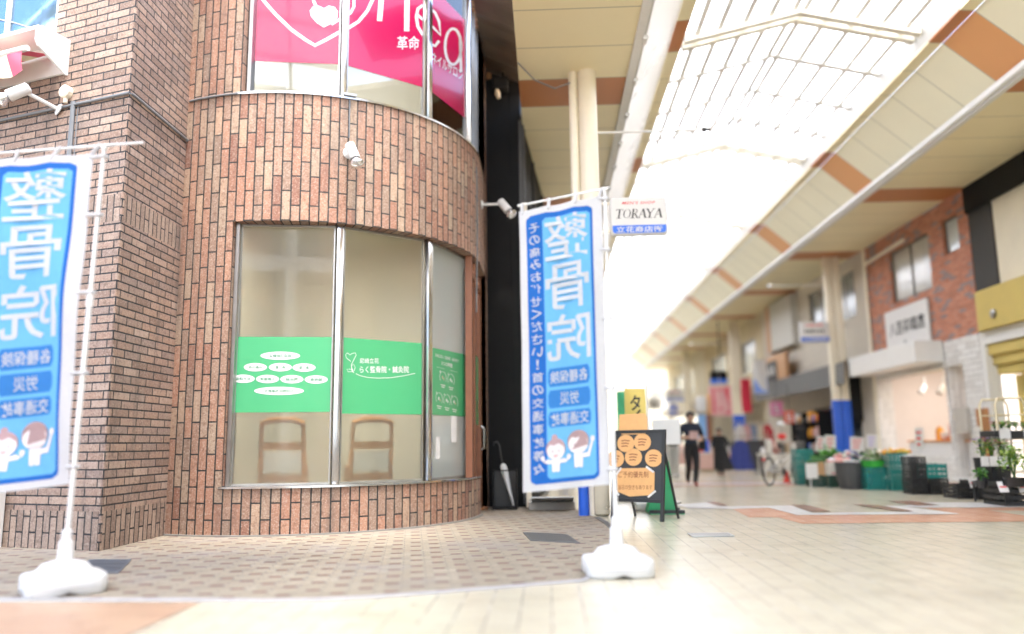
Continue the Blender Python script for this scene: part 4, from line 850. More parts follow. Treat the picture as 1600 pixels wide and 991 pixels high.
mb = MB(); mb.b(XF-.32, XF-.0, F(1212, 480).y+.02, F(1206, 480).y, F(1212, 552).z, F(1212, 478).z, .02); mb.build('orange_post', M('orange_wood', (.50, .27, .13)), gry)
mb = MB(); mb.b(XF-.1, XF-.01, F(1345, 600).y, F(1318, 600).y, F(1318, 660).z, F(1318, 570).z); mb.build('dark_panel', BLACK, gry)
# --- farther shops, simpler with distance
def far_shop(name, lab, y0, y1, wm, up, gm):
    t = thing(name, lab, 'shop', (XF+2, (y0+y1)/2, 0)); L = y1-y0; hu = (L*.25, L*.75, 4.3, 5.9); hg = (.5, L-.5, .02, 2.9)
    mb = MB(); mb.wall((XF, y1), (XF, y0+.03), .002, ZS+1, [hu, hg], .25, 0, None, 0, .2); mb.build('wall', wm, t); sash(t, hu, y1, 3, STEEL_DULL, .12, up)
    mb = MB(); mb.b(XF+2.5, XF+2.6, y0, y1, 0, 3.2); mb.b(XF+.26, XF+2.5, y0+.03, y1, 3.1, 3.2); mb.build('interior', gm, t)
    mb = MB(); mb.b(XF-.6, XF-.01, y0+.2, y1-.2, 3.0, 3.55, .03); mb.build('fascia', M('fascia_'+name, random.choice([(.6, .58, .5), (.45, .38, .28), (.62, .60, .56)]), .5), t); return t
WG = M('grey_glass', (.22, .24, .24)); CL = M_brick('cream_cladding', 3, .16, .012, [(0, (.58, .50, .33)), (1, (.64, .56, .38))], (.35, .30, .2), True, .6, .05, .4, .05)
far_shop('clad_shop', 'cream clad shop next beyond the grey one, red banner before it', YC+.02, 42, CL, WG, M('dim_shop', (.30, .27, .23), .8, 0, .4, 1.5))
far_shop('tan_shop', 'tan shop beyond the pink banner in the far arcade', 42.02, 50, M('tan_render', (.52, .43, .26), .8, 0, .1, 1), WG, M('bright_shop', (.55, .50, .42), .8, 0, .3, 1.5))
far_shop('far_shop', 'farthest pale shop before the end of the arcade', 50.02, 66, M('pale_render', (.58, .52, .38), .8, 0, .1, 1), WG, M('bright_shop', (.55, .50, .42)))
# --- the end of the arcade
t = thing('end_building', 'pale building closing the view at the far end of the arcade', 'building', (4, 84, 0)); mb = MB(); mb.wall((-14, 84), (22, 84), .002, 11, [(12+i*3.2, 14.4+i*3.2, 4.5, 6.2) for i in range(6)]+[(13, 19, .02, 3), (21, 27, .02, 3)], .3); mb.build('wall', M('pale_render', (.58, .52, .38)), t)
mb = MB(); mb.b(-14, 22, 84.35, 84.4, 0, 11); mb.build('interior', M('bright_shop', (.55, .50, .42)), t)
t = thing('gantry_sign', 'long white signboard hanging across the far end of the arcade', 'sign', (6, 62, 5)); q0, q1 = PY(948, 607, 62), PY(1021, 588, 62); mb = MB(); mb.b(q0.x, q1.x, 61.9, 62.2, q0.z, q1.z, .03); mb.build('board', M_emit('white_glow_board', (.9, .9, .9), .25), t); mb = MB(); mb.b(q1.x, q1.x+.12, 61.88, 62.22, q0.z-.05, q1.z+.03); mb.build('end_plate', BLACK, t)  # the board's material has a weak glow added to keep it white
mb = MB()
for x in (q0.x+.5, q1.x-.5): mb.tube((x, 62.05, q1.z), (x, 62.05, 6.9 if x > 7.8 else 8.1), .03)
mb.build('hanger', DARK, t)

# ================================================================== THE NEAR SIDE BEYOND THE BAY
blk = thing('black_shop', 'black fronted shop with tall dark panels just beyond the rounded bay', 'shop', (-.6, 15, 0))
a0, a1, a2 = Vector((-1.25, 13.55)), Vector((-.40, 13.42)), Vector((-.06, 17.8))
hole = [(.35, 1.9, .3, 5.6), (2.15, 4.0, .3, 5.6)]
mb = MB(); mb.wall(a0, a1, .002, 7.9, [], .1); mb.wall(a1, a2, .002, ZS+.4, hole, .18, 0, None, 0, .12); mb.build('wall', BLACK, blk)
dA = (a2-a1).normalized(); nA = Vector((dA.y, -dA.x)); mb = MB()
for s0, s1, z0, z1 in hole: c = a1+dA*(s0+s1)/2-nA*.14; mb.box((c.x, c.y, (z0+z1)/2), (s1-s0, .02, z1-z0), math.atan2(dA.y, dA.x))
mb.build('window', M('dark_glass', (.10, .11, .11)), blk)
mb = MB()
for s_, w_ in ((.05, .05), (.26, .03), (2.02, .05), (4.2, .05)): c = a1+dA*s_+nA*.03; mb.box((c.x, c.y, 3.4), (w_, .06, 6.6), math.atan2(dA.y, dA.x))
mb.box((a1.x+.0, a1.y-.03, 3.4), (.06, .06, 6.7), .07); mb.build('trim', M('dark_trim', (.06, .06, .06), .4), blk)
mb = MB(); mb.prism([(0, 0), (0, 1.0), (4.4, 0)], -.02, .10, Matrix.Translation((a1.x, a1.y, ZS+.42)) @ Matrix(((dA.x, 0, nA.x, 0), (dA.y, 0, nA.y, 0), (0, 1, 0, 0), (0, 0, 0, 1)))); mb.build('gable', BLACK, blk)
mb = MB(); prev = None
for i in range(61):
    s_ = i/60; zz = 7.75+.03*math.sin(i*1.6); cur = [Vector((-1.02, 9.0+10*s_, zz+.05)), Vector((-.2, 9.0+10*s_, zz-.35))]
    if prev: mb.add(prev+cur, [(0, 1, 3, 2)])
    prev = cur
mb.build('corrugated_roof', M('rusty_tin', (.07, .055, .045), .6, .3, .5, 2, grime=.6), blk)
mb = MB(); mb.b(-1.0, -.36, 13.5, 13.62, 7.62, 7.75); mb.b(-1.0, -.36, 14.4, 14.52, 7.7, 7.83); mb.build('rafter', M('old_timber', (.18, .09, .04), .8, 0, .3), blk)
t = thing('flue_lamp', 'black lamp housing with a bare bulb in the gap above the black shop', 'lamp', (-.78, 13.3, 7.4)); mb = MB(); mb.b(-.88, -.60, 13.15, 13.4, 7.28, 7.5, .03); mb.tube((-.7, 13.3, 7.5), (-.7, 13.3, 8.1), .02); mb.build('housing', BLACK, t); mb = MB(); mb.path([(-.80, 13.2, 7.27), (-.79, 13.2, 7.2), (-.77, 13.19, 7.1)], [.03, .05, .035]); mb.build('bulb', M('bulb_cream', (.8, .65, .45), .3), t)
mb = MB(); mb.b(-.385, -.30, 13.30, 13.40, .002, 5.2, .01); tag(mb.build('door_post', CREAM_P), 'thin cream post at the corner of the black shopfront', 'post')
t = thing('door_step', 'low concrete step with a metal plate below the banner, before the black shop', 'step', (.1, 12.6, 0)); mb = MB(); mb.b(-.34, .40, 12.75, 13.28, .004, .13, .015); mb.build('slab', M('concrete', (.34, .32, .29), .8, 0, .2, 5, .3, 50, .3), t)
mb = MB(); mb.box((.04, 12.65, .17), (.66, .42, .012), 0, 0, 0, Matrix.Rotation(R(-14), 3, 'X')); mb.build('plate', STEEL_DULL, t)
for i, (y0, y1, x, lab, m) in enumerate([(17.9, 27, -.02, 'beige shopfront following the black one behind the round column', M('grey_beige_render', (.48, .44, .37))), (27.1, 44, .05, 'pale shopfront deep in the near row, hidden behind the banner', M('pale_render', (.58, .52, .38))), (44.1, 66, .05, 'farthest shopfront of the row on the banner side', M('tan_render', (.52, .43, .26)))]):
    t = thing('row_shop', lab, 'shop', (x-1, (y0+y1)/2, 0)); hs_ = [(1+j*3.6, 3.6+j*3.6, .02, 2.7) for j in range(int((y1-y0-2)/3.6))]+[(1+j*3.6, 3.2+j*3.6, 4.2, 5.7) for j in range(int((y1-y0-2)/3.6))]
    mb = MB(); mb.wall((x, y0), (x, y1), .002, ZS+1, hs_, .3); mb.build('wall', m, t); mb = MB(); mb.b(x-.5, x-.4, y0, y1, 0, ZS); mb.build('window', M('dark_glass', (.10, .11, .11)), t)
# ================================================================== WHAT THE PANES MIRROR: the houses across the street
t = thing('opposite_building', 'pink and grey brick building across the street, seen mirrored in the panes', 'building', (-8, -10, 0)); hl = [(1.2+i*3.2, 3.0+i*3.2, 1+3.2*j, 2.6+3.2*j) for i in range(4) for j in range(3)]
mb = MB(); mb.wall((-1.2, -9), (-15, -9), 0, 10, hl, .3, 0, None, 0, .12); mb.build('wall', M_brick('pink_brick', .33, .10, .012, [(0, (.52, .30, .20)), (.6, (.60, .38, .26)), (.7, (.36, .35, .36)), (1, (.44, .43, .44))], (.3, .25, .2), False, .8, .2, .4, .1), t)
mb = MB(); mb.b(-15, -1.2, -9.2, -9.15, 0, 10); mb.build('window', M('dark_glass', (.10, .11, .11)), t); mb = MB(); mb.b(-15.2, -1, -9.05, -7.8, 7.2, 7.35); mb.b(-15.2, -1, -7.85, -7.75, 7.0, 7.5); mb.build('canopy', WHITE, t)
t = thing('street_pole', 'white steel post of the crossing street, seen mirrored in the panes', 'pole', (-3.4, -5, 0)); mb = MB(); mb.tube((-3.4, -5, 0), (-3.4, -5, 8.8), .16, n=18); mb.path([(-3.4, -5, 8.6), (-1.4, -4.6, 8.9), (1.2, -4, 9.0)], .08); mb.build('pole', WHITE, t, True)
t = thing('corner_shop', 'plain shop beside the yellow one nearest the camera', 'shop', (11, 4, 0)); mb = MB(); mb.wall((XF, YN), (XF, -6), 0, ZS+1.2, [(1+i*3.4, 3.6+i*3.4, .02, 2.8) for i in range(4)]+[(1+i*3.4, 3.6+i*3.4, 4.2, 5.8) for i in range(4)], .3); mb.build('wall', M('pale_render', (.58, .52, .38)), t); mb = MB(); mb.b(XF+.45, XF+.5, -6, YN, 0, ZS); mb.build('window', M('grey_glass', (.22, .24, .24)), t)
# the glazed roof over the crossing street (unseen, added over the forecourt to shade walls and floor; the upper panes mirror it)
t = thing('crossing_shade_roof', 'unseen glazed roof carried over the crossing street for shade, mirrored in the upper panes', 'arcade roof', (-6, 0, 8.9)); cz = lambda x: 8.9+.5*(1-abs((x+6.5)/6.1))
mb = MB(); mb.add([(-12.6, -7.6, cz(-12.6)), (-6.5, -7.6, cz(-6.5)), (-.4, -7.6, cz(-.4)), (-12.6, 7.0, cz(-12.6)), (-6.5, 7.0, cz(-6.5)), (-.4, 7.0, cz(-.4))], [(0, 1, 4, 3), (1, 2, 5, 4)]); mb.build('glazing', GLZ, t)
for i in range(10):
    y = -7.5+i*1.6; w_ = .13 if i % 3 == 0 else .05; mb = MB()
    for a, b_ in ((-12.6, -6.5), (-6.5, -.4)): v = [(x, yy, cz(x)-.02-dd) for yy in (y-w_/2, y+w_/2) for x in (a, b_) for dd in (0, .12)]; mb.add(v, [(0, 1, 3, 2), (4, 6, 7, 5), (0, 4, 5, 1), (2, 3, 7, 6), (0, 2, 6, 4), (1, 5, 7, 3)])
    mb.build('rafter', RAF2, t)
for i in range(9): x = -12.5+i*1.5; MB().b(x-.03, x+.03, -7.6, 7.0, cz(x)-.10, cz(x)-.03).build('purlin', RAF2, t)
MB().b(-.55, -.38, -7.6, 7.0, 8.5, 8.9).build('beam', WHITE, t)

# ================================================================== BANNERS ON POLES
CLO = M_cloth('banner_cloth', (.64, .64, .65)); CL_L = M_cloth('banner_light_blue', (.17, .50, .80)); CL_B = M_cloth('banner_blue', (.02, .15, .52)); CL_M = M_cloth('banner_mid_blue', (.045, .23, .58))
SKIN_P = M('print_skin', (.60, .55, .55), .8); HAIR_P = M('print_hair', (.30, .20, .20), .8); HAIR_Q = M('print_hair_pink', (.36, .24, .25), .8); LINE_P = M('print_line', (.22, .18, .20), .8)
def banner(lab, base_px, TL, TR, BR, BL, pole_top, base_rz, seed):
    b0 = G(*base_px); t = thing('banner_flag', lab, 'banner', b0, 0, 'blue and white banners on weighted poles')
    Yb = b0.y
    # base: a water-filled plastic block with a domed top
    mb = MB(); mb.x = Matrix.Translation(b0) @ Matrix.Rotation(base_rz, 4, 'Z'); n = 88; prof = [(.262, .004), (.272, .02), (.272, .115), (.262, .132), (.20, .150), (.175, .175), (.15, .205), (.10, .222), (.06, .228)]
    vs = []
    for r_, z in prof:
        for j in range(n):
            a = 2*math.pi*j/n; pw = .42 if z < .14 else .8; x = math.copysign(abs(math.cos(a))**pw, math.cos(a))*r_; y = math.copysign(abs(math.sin(a))**pw, math.sin(a))*r_
            zz = z
            if z < .03 and min(abs(x), abs(y)) < .04: zz = z+.024*(1-(min(abs(x), abs(y))/.04)**2)
            vs.append(Vector((x, y, zz)))
    k = len(prof); fs = [(i*n+j, i*n+(j+1) % n, (i+1)*n+(j+1) % n, (i+1)*n+j) for i in range(k-1) for j in range(n)]+[tuple(range((k-1)*n, k*n))]
    mb.add(vs, fs); mb.lathe([(.03, 0), (.034, .008), (.034, .03), (.028, .036)], (.15, .12, .142), 14); mb.lathe([(.03, 0), (.034, .008), (.034, .03), (.028, .036)], (-.15, -.13, .142), 14)
    mb.build('base', M('scuffed_white_plastic', (.62, .62, .61), .42, 0, .05, 9, grime=.35), t, True, 50)
    mb = MB(); mb.x = Matrix.Translation(b0) @ Matrix.Rotation(base_rz, 4, 'Z'); sm = [Vector((math.copysign(abs(math.cos(a))**.5, math.cos(a))*.2745, math.copysign(abs(math.sin(a))**.5, math.sin(a))*.2745, .062)) for a in [2*math.pi*j/60 for j in range(60)]]; mb.path(sm, .004, 5, closed=True); mb.build('seam', M('grey_plastic', (.45, .45, .45), .5), t, True)
    pt = PY(*pole_top, Yb); p0 = b0+Vector((0, 0, .2))
    mb = MB(); mb.lathe([(.058, .0), (.055, .02), (.05, .14), (.036, .15), (.036, .22), (.024, .23)], b0+Vector((0, 0, .222)), 20); mb.build('socket', WHITE_PL, t, True)
    L = (pt-p0).length; mb = MB(); mid = p0.lerp(pt, .62); mb.tube(p0, mid, .019); mb.tube(mid, pt, .0145); mb.tube(p0.lerp(pt, .6), p0.lerp(pt, .64), .026); mb.ball(pt, .024); mb.build('pole', WHITE_PL, t, True)
    on_pole = lambda z: p0.lerp(pt, (z-p0.z)/(pt.z-p0.z))
    tl, tr, br, bl = TL, TR, BR, BL
    mb = MB(); d = (tl-tr).normalized(); zr = tr.z+.055; rp_ = on_pole(zr); e = Vector((tl.x, tl.y, tl.z+.055)); rr_ = rp_+(rp_-e).normalized()*(.36 if seed > 9 else .04); mb.tube(rr_, e, .0095); mb.ball(e, .014); mb.build('cross_rod', WHITE_PL, t, True)
    up = (tr-br).normalized(); nrm = (tl-tr).cross(up).normalized()
    if nrm.y > 0: nrm = -nrm
    rnd = random.Random(seed)
    ph = [rnd.uniform(0, 6) for _ in range(5)]
    def S(u, v, off=0.0):     # u along the top from the far edge to the pole, v from the hem up
        p = bl.lerp(br, u).lerp(tl.lerp(tr, u), v)
        wv = .03*math.sin(5.2*v+2.4*u+ph[0])*(1-.35*v)+.006*math.sin(16*u+7*v+ph[4])*abs(math.sin(2.2*v+ph[1]))+.013*math.sin(11*u+3*v+ph[1])*(1.0-.6*v)+.007*math.sin(17*v+6*u+ph[2])+.02*(1-v)*math.sin(3*u+ph[3])
        sag = -.012*math.sin(math.pi*((u*3) % 1))*(v**8)
        return p+nrm*(wv+off)+Vector((0, 0, sag))
    mb = MB(); mb.grid(lambda u, v: S(u, v, .0012), 48, 110); mb.grid(lambda u, v: S(u, v, -.0012), 48, 110); cl = mb.build('cloth', CLO, t, True)
    for u in (.04, .36, .68, .97):
        mb = MB(); a = S(u, 1.0); b_ = rp_.lerp(e, max(0.0, min(1, (tr-a).length/(tr-tl).length))); mb.path([a+Vector((0, 0, -.03)), a.lerp(b_, .6), b_+Vector((0, 0, .012))], .016, 6); mb.build('clip', CLO, t, True)
    for v in (.985, .80, .56, .32, .05): mb = MB(); a = S(1.0, v); b_ = on_pole(a.z); mb.path([a-Vector((.02, 0, 0)), b_+Vector((.02, -.02, 0)), b_+Vector((.024, .02, 0))], .015, 6); mb.build('clip', CLO, t, True)
    # print, seen from its reverse: letters read backwards
    def rrect(mb, u0, u1, v0, v1, ru, rv, off, mi, nu=36, nv=100):
        def q(a, b_):
            v = v0+(v1-v0)*b_; dv = max(0, (v0+rv)-v, v-(v1-rv))/rv; ins = ru*(1-math.sqrt(max(0, 1-dv*dv))); return S(u0+ins+(u1-u0-2*ins)*a, v, off)
        mb.grid(q, nu, nv, mi)
    V = lambda y: 1-y
    mb = MB(); rrect(mb, .085, .885, .022, .975, .06, .02, .0026, 1); rrect(mb, .285, .855, .036, .955, .035, .012, .0036, 0)
    for y0, y1 in ((.588, .652), (.664, .726), (.738, .792)): rrect(mb, .305, .80, V(y1), V(y0), .02, .008, .0046, 2, 8, 4)
    mb.build('panel', [CL_L, CL_B, CL_M], cl, True)
    mb = MB(); f = lambda x, y: S(x, y, .0075)
    for ch, y0, y1 in (('整', .045, .205), ('骨', .222, .383), ('院', .402, .565)): put_text(mb, ch, (.565, V((y0+y1)/2)), .52, y1-y0, f, .009, mirror=True)
    for sx, y in (('各種保険', .620), ('労災', .695), ('交通事故', .765)): put_text(mb, sx, (.552, V(y)), .44 if len(sx) > 2 else .22, .042, f, .008, mirror=True)
    col = 'その痛みお任せください！首の交通事故等々'; n = len(col)
    for i, ch in enumerate(col): put_text(mb, ch, (.185, V(.05+.90*(i+.5)/n)), .13 if ch != '！' else .03, .034, f, .008, mirror=True)
    mb.build('lettering', CLO, cl)
    # two small drawn children waving
    mb = MB(); fk = lambda k_: (lambda x, y: S(x, y, .0065+.0012*k_)); A = .305
    def kid(cx, cy, s, hair, bun, wave):
        yy = lambda d: V(cy)+d*s*A; xx = lambda d: cx+d*s
        def bl_(pts, k_, mi_): poly(mb, [(xx(x), yy(y)) for x, y in pts], fk(k_), mi_)
        bl_([(-.42, -.9), (-.36, -2.1), (-.05, -2.1), (0, -1.9), (.05, -2.1), (.36, -2.1), (.42, -.9)], 0, 0)
        if bun: bl_(ellipse(14, -.1, 1.2, .3, .3), 0, hair)
        bl_(ellipse(24, 0, .12, .98, 1.0), 1, hair); bl_(ellipse(24, 0, -.1, .88, .84), 2, 0); bl_([(-.9, .15), (-.7, .62), (-.2, .42), (.3, .62), (.85, .25), (.9, .5), (.5, 1.0), (0, 1.12), (-.5, 1.0), (-.92, .5)], 3, hair)
        for s_, up_ in wave:
            bl_([(s_*.40, -.95), (s_*.85, -.85), (s_*(1.15), up_-.25), (s_*1.35, up_-.25), (s_*1.0, -1.25), (s_*.40, -1.3)], 0, 0); bl_(ellipse(10, s_*1.3, up_, .2, .26), 1, 0)
        for ex in (-.33, .33): bl_(ellipse(8, ex, -.12, .07, .1), 4, 4)
        stroke(mb, [(xx(-.18), yy(-.52)), (xx(0), yy(-.6)), (xx(.18), yy(-.52))], .006, fk(4), 3)
    kid(.385, .868, .115, 2, True, [(-1, -.75), (1, -.75)]); kid(.645, .852, .128, 1, False, [(1, .25)])
    mb.build('drawing', [SKIN_P, HAIR_P, HAIR_Q, M('print_mouth', (.6, .25, .25), .8), LINE_P], cl)
    return t
Yr = G(965, 897).y
banner('blue banner with reversed white writing on a pole before the black shop', (965, 897), PY(811, 331, Yr+.12), PY(940, 305, Yr+.01), PY(953, 757, Yr+.01), PY(818, 770, Yr+.05), (945, 297), .10, 3)
Yl = G(98, 925).y
bL = dict(TL=PY(-42, 252, Yl+.22), TR=PY(144, 238, Yl), BR=PY(103, 757, Yl), BL=PY(-66, 778, Yl+.16))
banner('blue banner with reversed white writing before the flat brick wall under the awning', (98, 925), bL['TL'], bL['TR'], bL['BR'], bL['BL'], (163, 232), R(40), 11)

# ================================================================== CHAIRS BEHIND THE FROSTED GLASS
def chair(c, rz, lab):
    WOOD = M('chair_wood', (.52, .235, .06), .45, 0, .2, 14)
    t = thing('wooden_chair', lab, 'chair', c, rz, 'wooden chairs behind the frosted bay window'); W = .56
    # local frame: back at -y (towards the glass); measures follow the picture
    for s in (-1, 1):
        mb = MB(False); mb.path([(s*W/2, -.02, 0), (s*W/2, .0, .45), (s*(W/2-.015), -.06, 1.05)], [.03, .03, .027], 8); mb.build('rear_leg', WOOD, t, True)
        mb = MB(False); mb.path([(s*(W/2-.07), .37, 0), (s*(W/2-.07), .37, .45)], [.024, .03], 8); mb.build('leg', WOOD, t, True)
    mb = MB(False); mb.path([(-W/2, -.055, 1.02), (-W/4, -.075, 1.07), (W/4, -.075, 1.07), (W/2, -.055, 1.02)], .04, 8); mb.build('top_rail', WOOD, t, True)
    mb = MB(False); mb.box((0, -.035, .74), (W, .03, .10), 0, .01); mb.build('mid_rail', WOOD, t)
    mb = MB(False); mb.box((0, .20, .46), (W-.08, .40, .05), 0, .015); mb.box((0, -.0, .33), (W-.05, .025, .09), 0, .005); mb.build('seat', WOOD, t)
    mb = MB(False); mb.box((0, -.005, .53), (W-.07, .05, .26), 0, .02); mb.build('cushion', M('white_cushion', (.75, .72, .66), .9), t)
    return t
chair(Vector((-3.42, 10.15, .31)), R(3), 'wooden chair seen blurred through the first bay window light, nearest the flat wall')
chair(Vector((-2.36, 10.52, .31)), R(33), 'wooden chair seen blurred and turned, behind the clinic name on the middle window light')

# ================================================================== AT THE FOOT OF THE COLUMN: umbrella, signboards
MESH = M('black_mesh', (.03, .03, .03), .4, 0, .2)
t = thing('umbrella_stand', 'black metal umbrella stand in the corner before the black shop', 'umbrella stand', (-.72, 13.0, 0)); mb = MB()
mb.b(-.92, -.52, 12.86, 13.16, .005, .04)
for x in (-.91, -.53):
    for y in (12.87, 13.15): mb.tube((x, y, .03), (x, y, .62), .010)
mb.path([(-.91, 12.87, .62), (-.53, 12.87, .62), (-.53, 13.15, .62), (-.91, 13.15, .62)], .011, 8, closed=True); mb.build('frame', BLACK, t, True)
mb = MB(); mb.b(-.91, -.53, 13.145, 13.150, .04, .60); mb.b(-.915, -.910, 12.88, 13.14, .04, .60); mb.b(-.53, -.525, 12.88, 13.14, .04, .60); mb.build('panel', MESH, t)
t = thing('umbrella', 'furled white umbrella with black hooked handle leaning in the black stand', 'umbrella', (-.62, 13.0, .05)); u0, u1 = Vector((-.585, 12.98, .06)), Vector((-.775, 13.02, .80)); du = (u1-u0)
mb = MB(); mb.path([u0, u0+du*.3, u0+du*.75, u0+du*.86, u0+du*.90], [.012, .028, .058, .05, .02], 9); mb.build('canopy', M('white_nylon', (.62, .62, .62), .4, 0, .1), t, True, 60)
mb = MB(); a = u0+du*.9; mb.path([a, u1+Vector((-.01, 0, .05)), u1+Vector((-.03, 0, .22)), u1+Vector((-.07, 0, .28)), u1+Vector((-.12, 0, .26)), u1+Vector((-.13, 0, .22))], .013, 8); mb.build('handle', BLACK_PL, t, True)
# A-board with menu roundels
ORG = M('orange_paper', (.72, .40, .16), .6, 0, .12, 14); ORG_D = M('brown_ink', (.30, .11, .05), .7); SLATE = M('blackboard', (.035, .037, .04), .5, 0, .25, 5, grime=.2)
pA, pB = G(955, 811), G(1037, 816); bd = Vector((pB.x-pA.x, pB.y-pA.y, 0)); Wb = bd.length; bd.normalize(); bn = Vector((bd.y, -bd.x, 0)); Hb = PY(985, 672, (pA.y+pB.y)/2).z
t = thing('menu_board', 'black framed blackboard stand with orange paper roundels and a taped orange notice', 'signboard', pA)
lean = lambda z: -bn*(.16*z/Hb)
P3 = lambda x, z, o=0.0: pA+bd*x+Vector((0, 0, z))+lean(z)+bn*o
def slab(mb, x0, x1, z0, z1, o0, o1):
    v = [P3(x, z, o) for o in (o0, o1) for z in (z0, z1) for x in (x0, x1)]; mb.add(v, [(0, 1, 3, 2), (4, 5, 7, 6), (0, 1, 5, 4), (2, 3, 7, 6), (0, 2, 6, 4), (1, 3, 7, 5)])
mb = MB(); slab(mb, 0, .045, .004, Hb, -.02, .02); slab(mb, Wb-.045, Wb, .004, Hb, -.02, .02); slab(mb, .045, Wb-.045, .24, .285, -.018, .018); slab(mb, .045, Wb-.045, Hb-.045, Hb, -.018, .018); mb.build('frame', BLACK_PL, t)
mb = MB(); slab(mb, .045, Wb-.045, .285, Hb-.045, -.012, .004); mb.build('board', SLATE, t)
for x in (.03, Wb-.10):
    mb = MB(); a = P3(x+.02, Hb-.1, -.03); c = pA+bd*(x+.02)-bn*.55; mb.path([a, Vector((c.x, c.y, .005))], .02, 6); mb.build('rear_leg', BLACK_PL, t)
def onb(px, py):      # a point of the board face under a picture point
    d = Vector(ray(px, py)); o = Vector(O3); n_ = bd.cross(P3(0, 1)-P3(0, 0)).normalized(); q = P3(0, 0, .006); r_ = o+d*((q-o).dot(n_)/d.dot(n_)); rel = r_-pA; return rel.dot(bd), r_.z
def pb(px, py, o): x, z = onb(px, py); return P3(x, z, o)
def ring_card(px, py, rx, ry, name='roundel'):
    mb = MB(); e = ellipse(24, px, py, rx, ry); fr_ = [pb(x, y, .012) for x, y in e]; bk = [pb(x, y, .007) for x, y in e]; mb.add(fr_+bk, [tuple(range(24)), tuple(reversed(range(24, 48)))]+[(i, (i+1) % 24, 24+(i+1) % 24, 24+i) for i in range(24)]); c = mb.build(name, ORG, t)
    mb = MB(); g = lambda x, y: pb(x, y, .0135)
    for i in range(3): stroke(mb, [(px-rx*.5, py-ry*.3+i*ry*.32), (px-rx*.1+i, py-ry*.36+i*ry*.32), (px+rx*(.5-.12*i), py-ry*.28+i*ry*.32)], ry*.13, g)
    mb.build('print', ORG_D, c)
for px, py in ((978, 693), (1004, 691), (962, 717), (990, 714.5), (1021.5, 716)): ring_card(px, py, 13.3, 13.6)
mb = MB(); pts = [(968, 648), (1007, 646), (1011, 651), (1012, 674), (1007, 679), (972, 679), (967, 673)]; k_ = len(pts); fr_ = [pb(x, y, .012) for x, y in pts]; bk = [pb(x, y, .006) for x, y in pts]; mb.add(fr_+bk, [tuple(range(k_)), tuple(reversed(range(k_, 2*k_)))]+[(i, (i+1) % k_, k_+(i+1) % k_, k_+i) for i in range(k_)]); mb.build('card', ORG, t)
pts = [(963, 737), (969, 732), (1015, 731), (1023, 738), (1022.5, 766), (1014, 774), (984, 776), (964, 768)]; k_ = len(pts)
mb = MB(); fr_ = [pb(x, y, .012) for x, y in pts]; bk = [pb(x, y, .006) for x, y in pts]; mb.add(fr_+bk, [tuple(range(k_)), tuple(reversed(range(k_, 2*k_)))]+[(i, (i+1) % k_, k_+(i+1) % k_, k_+i) for i in range(k_)]); nc = mb.build('notice', ORG, t)
mb = MB(); g = lambda x, y: pb(x, y, .0145); put_text(mb, 'ご予約優先制', (990, 741.5), 47, -10, g, .006); put_text(mb, '当日の空きもあります', (993, 761.5), 53, -7.5, g, .004); mb.build('lettering', ORG_D, nc)
mb = MB()
for a, b_ in (((963, 742), (971, 731)), ((1010, 729), (1022, 738)), ((1025, 767), (1013, 777)), ((962, 767), (968, 774))): stroke(mb, [a, b_], 3.2, lambda x, y: pb(x, y, .0155))
mb.build('tape', PAPER, nc)
# green three-cornered sign behind it, white sheet board, small banners and their white foot
GRN = M('green_board', (.03, .34, .13), .5, 0, .08, grime=.1); gq = lambda px, py: PY(px, py, 12.1)
t = thing('triangular_sign', 'green wedge shaped sign standing behind the blackboard stand', 'signboard', gq(1040, 803)); mb = MB()
pts = [gq(1036, 713), gq(1043, 722), gq(1056, 799), gq(1010, 799), gq(1028, 722)]; mb.prism([(p.x, p.z) for p in pts], 0, .30, Matrix(((1, 0, 0, 0), (0, 0, 1, 11.95), (0, 1, 0, 0), (0, 0, 0, 1)))); mb.build('board', GRN, t)
mb = MB(); a, b_ = gq(1012, 803), gq(1066, 803); mb.b(a.x, b_.x, 11.85, 11.91, .012, .06); mb.b(a.x, b_.x, 12.3, 12.36, .012, .06); mb.build('foot', BLACK_PL, t); mb = MB(); mb.b(a.x, b_.x, 11.84, 12.37, .002, .011); mb.build('base_plate', GRN, t)
t = thing('board_on_stand', 'blank white board on a thin stand behind the orange roundels', 'signboard', PY(1043, 780, 14)); q0, q1 = PY(1021, 695, 14), PY(1062, 655, 14); zc_ = (q0.x+q1.x)/2; mb = MB(); mb.b(q0.x, q1.x, 13.98, 14.0, q0.z, q1.z, .008); mb.build('board', WHITE_PL, t); mb = MB(); mb.tube((zc_, 14.03, .02), (zc_, 14.03, q1.z-.1), .015); mb.lathe([(.2, .003), (.2, .02), (.03, .04)], (zc_, 14.03, 0), 20); mb.build('stand', STEEL_DULL, t, True)
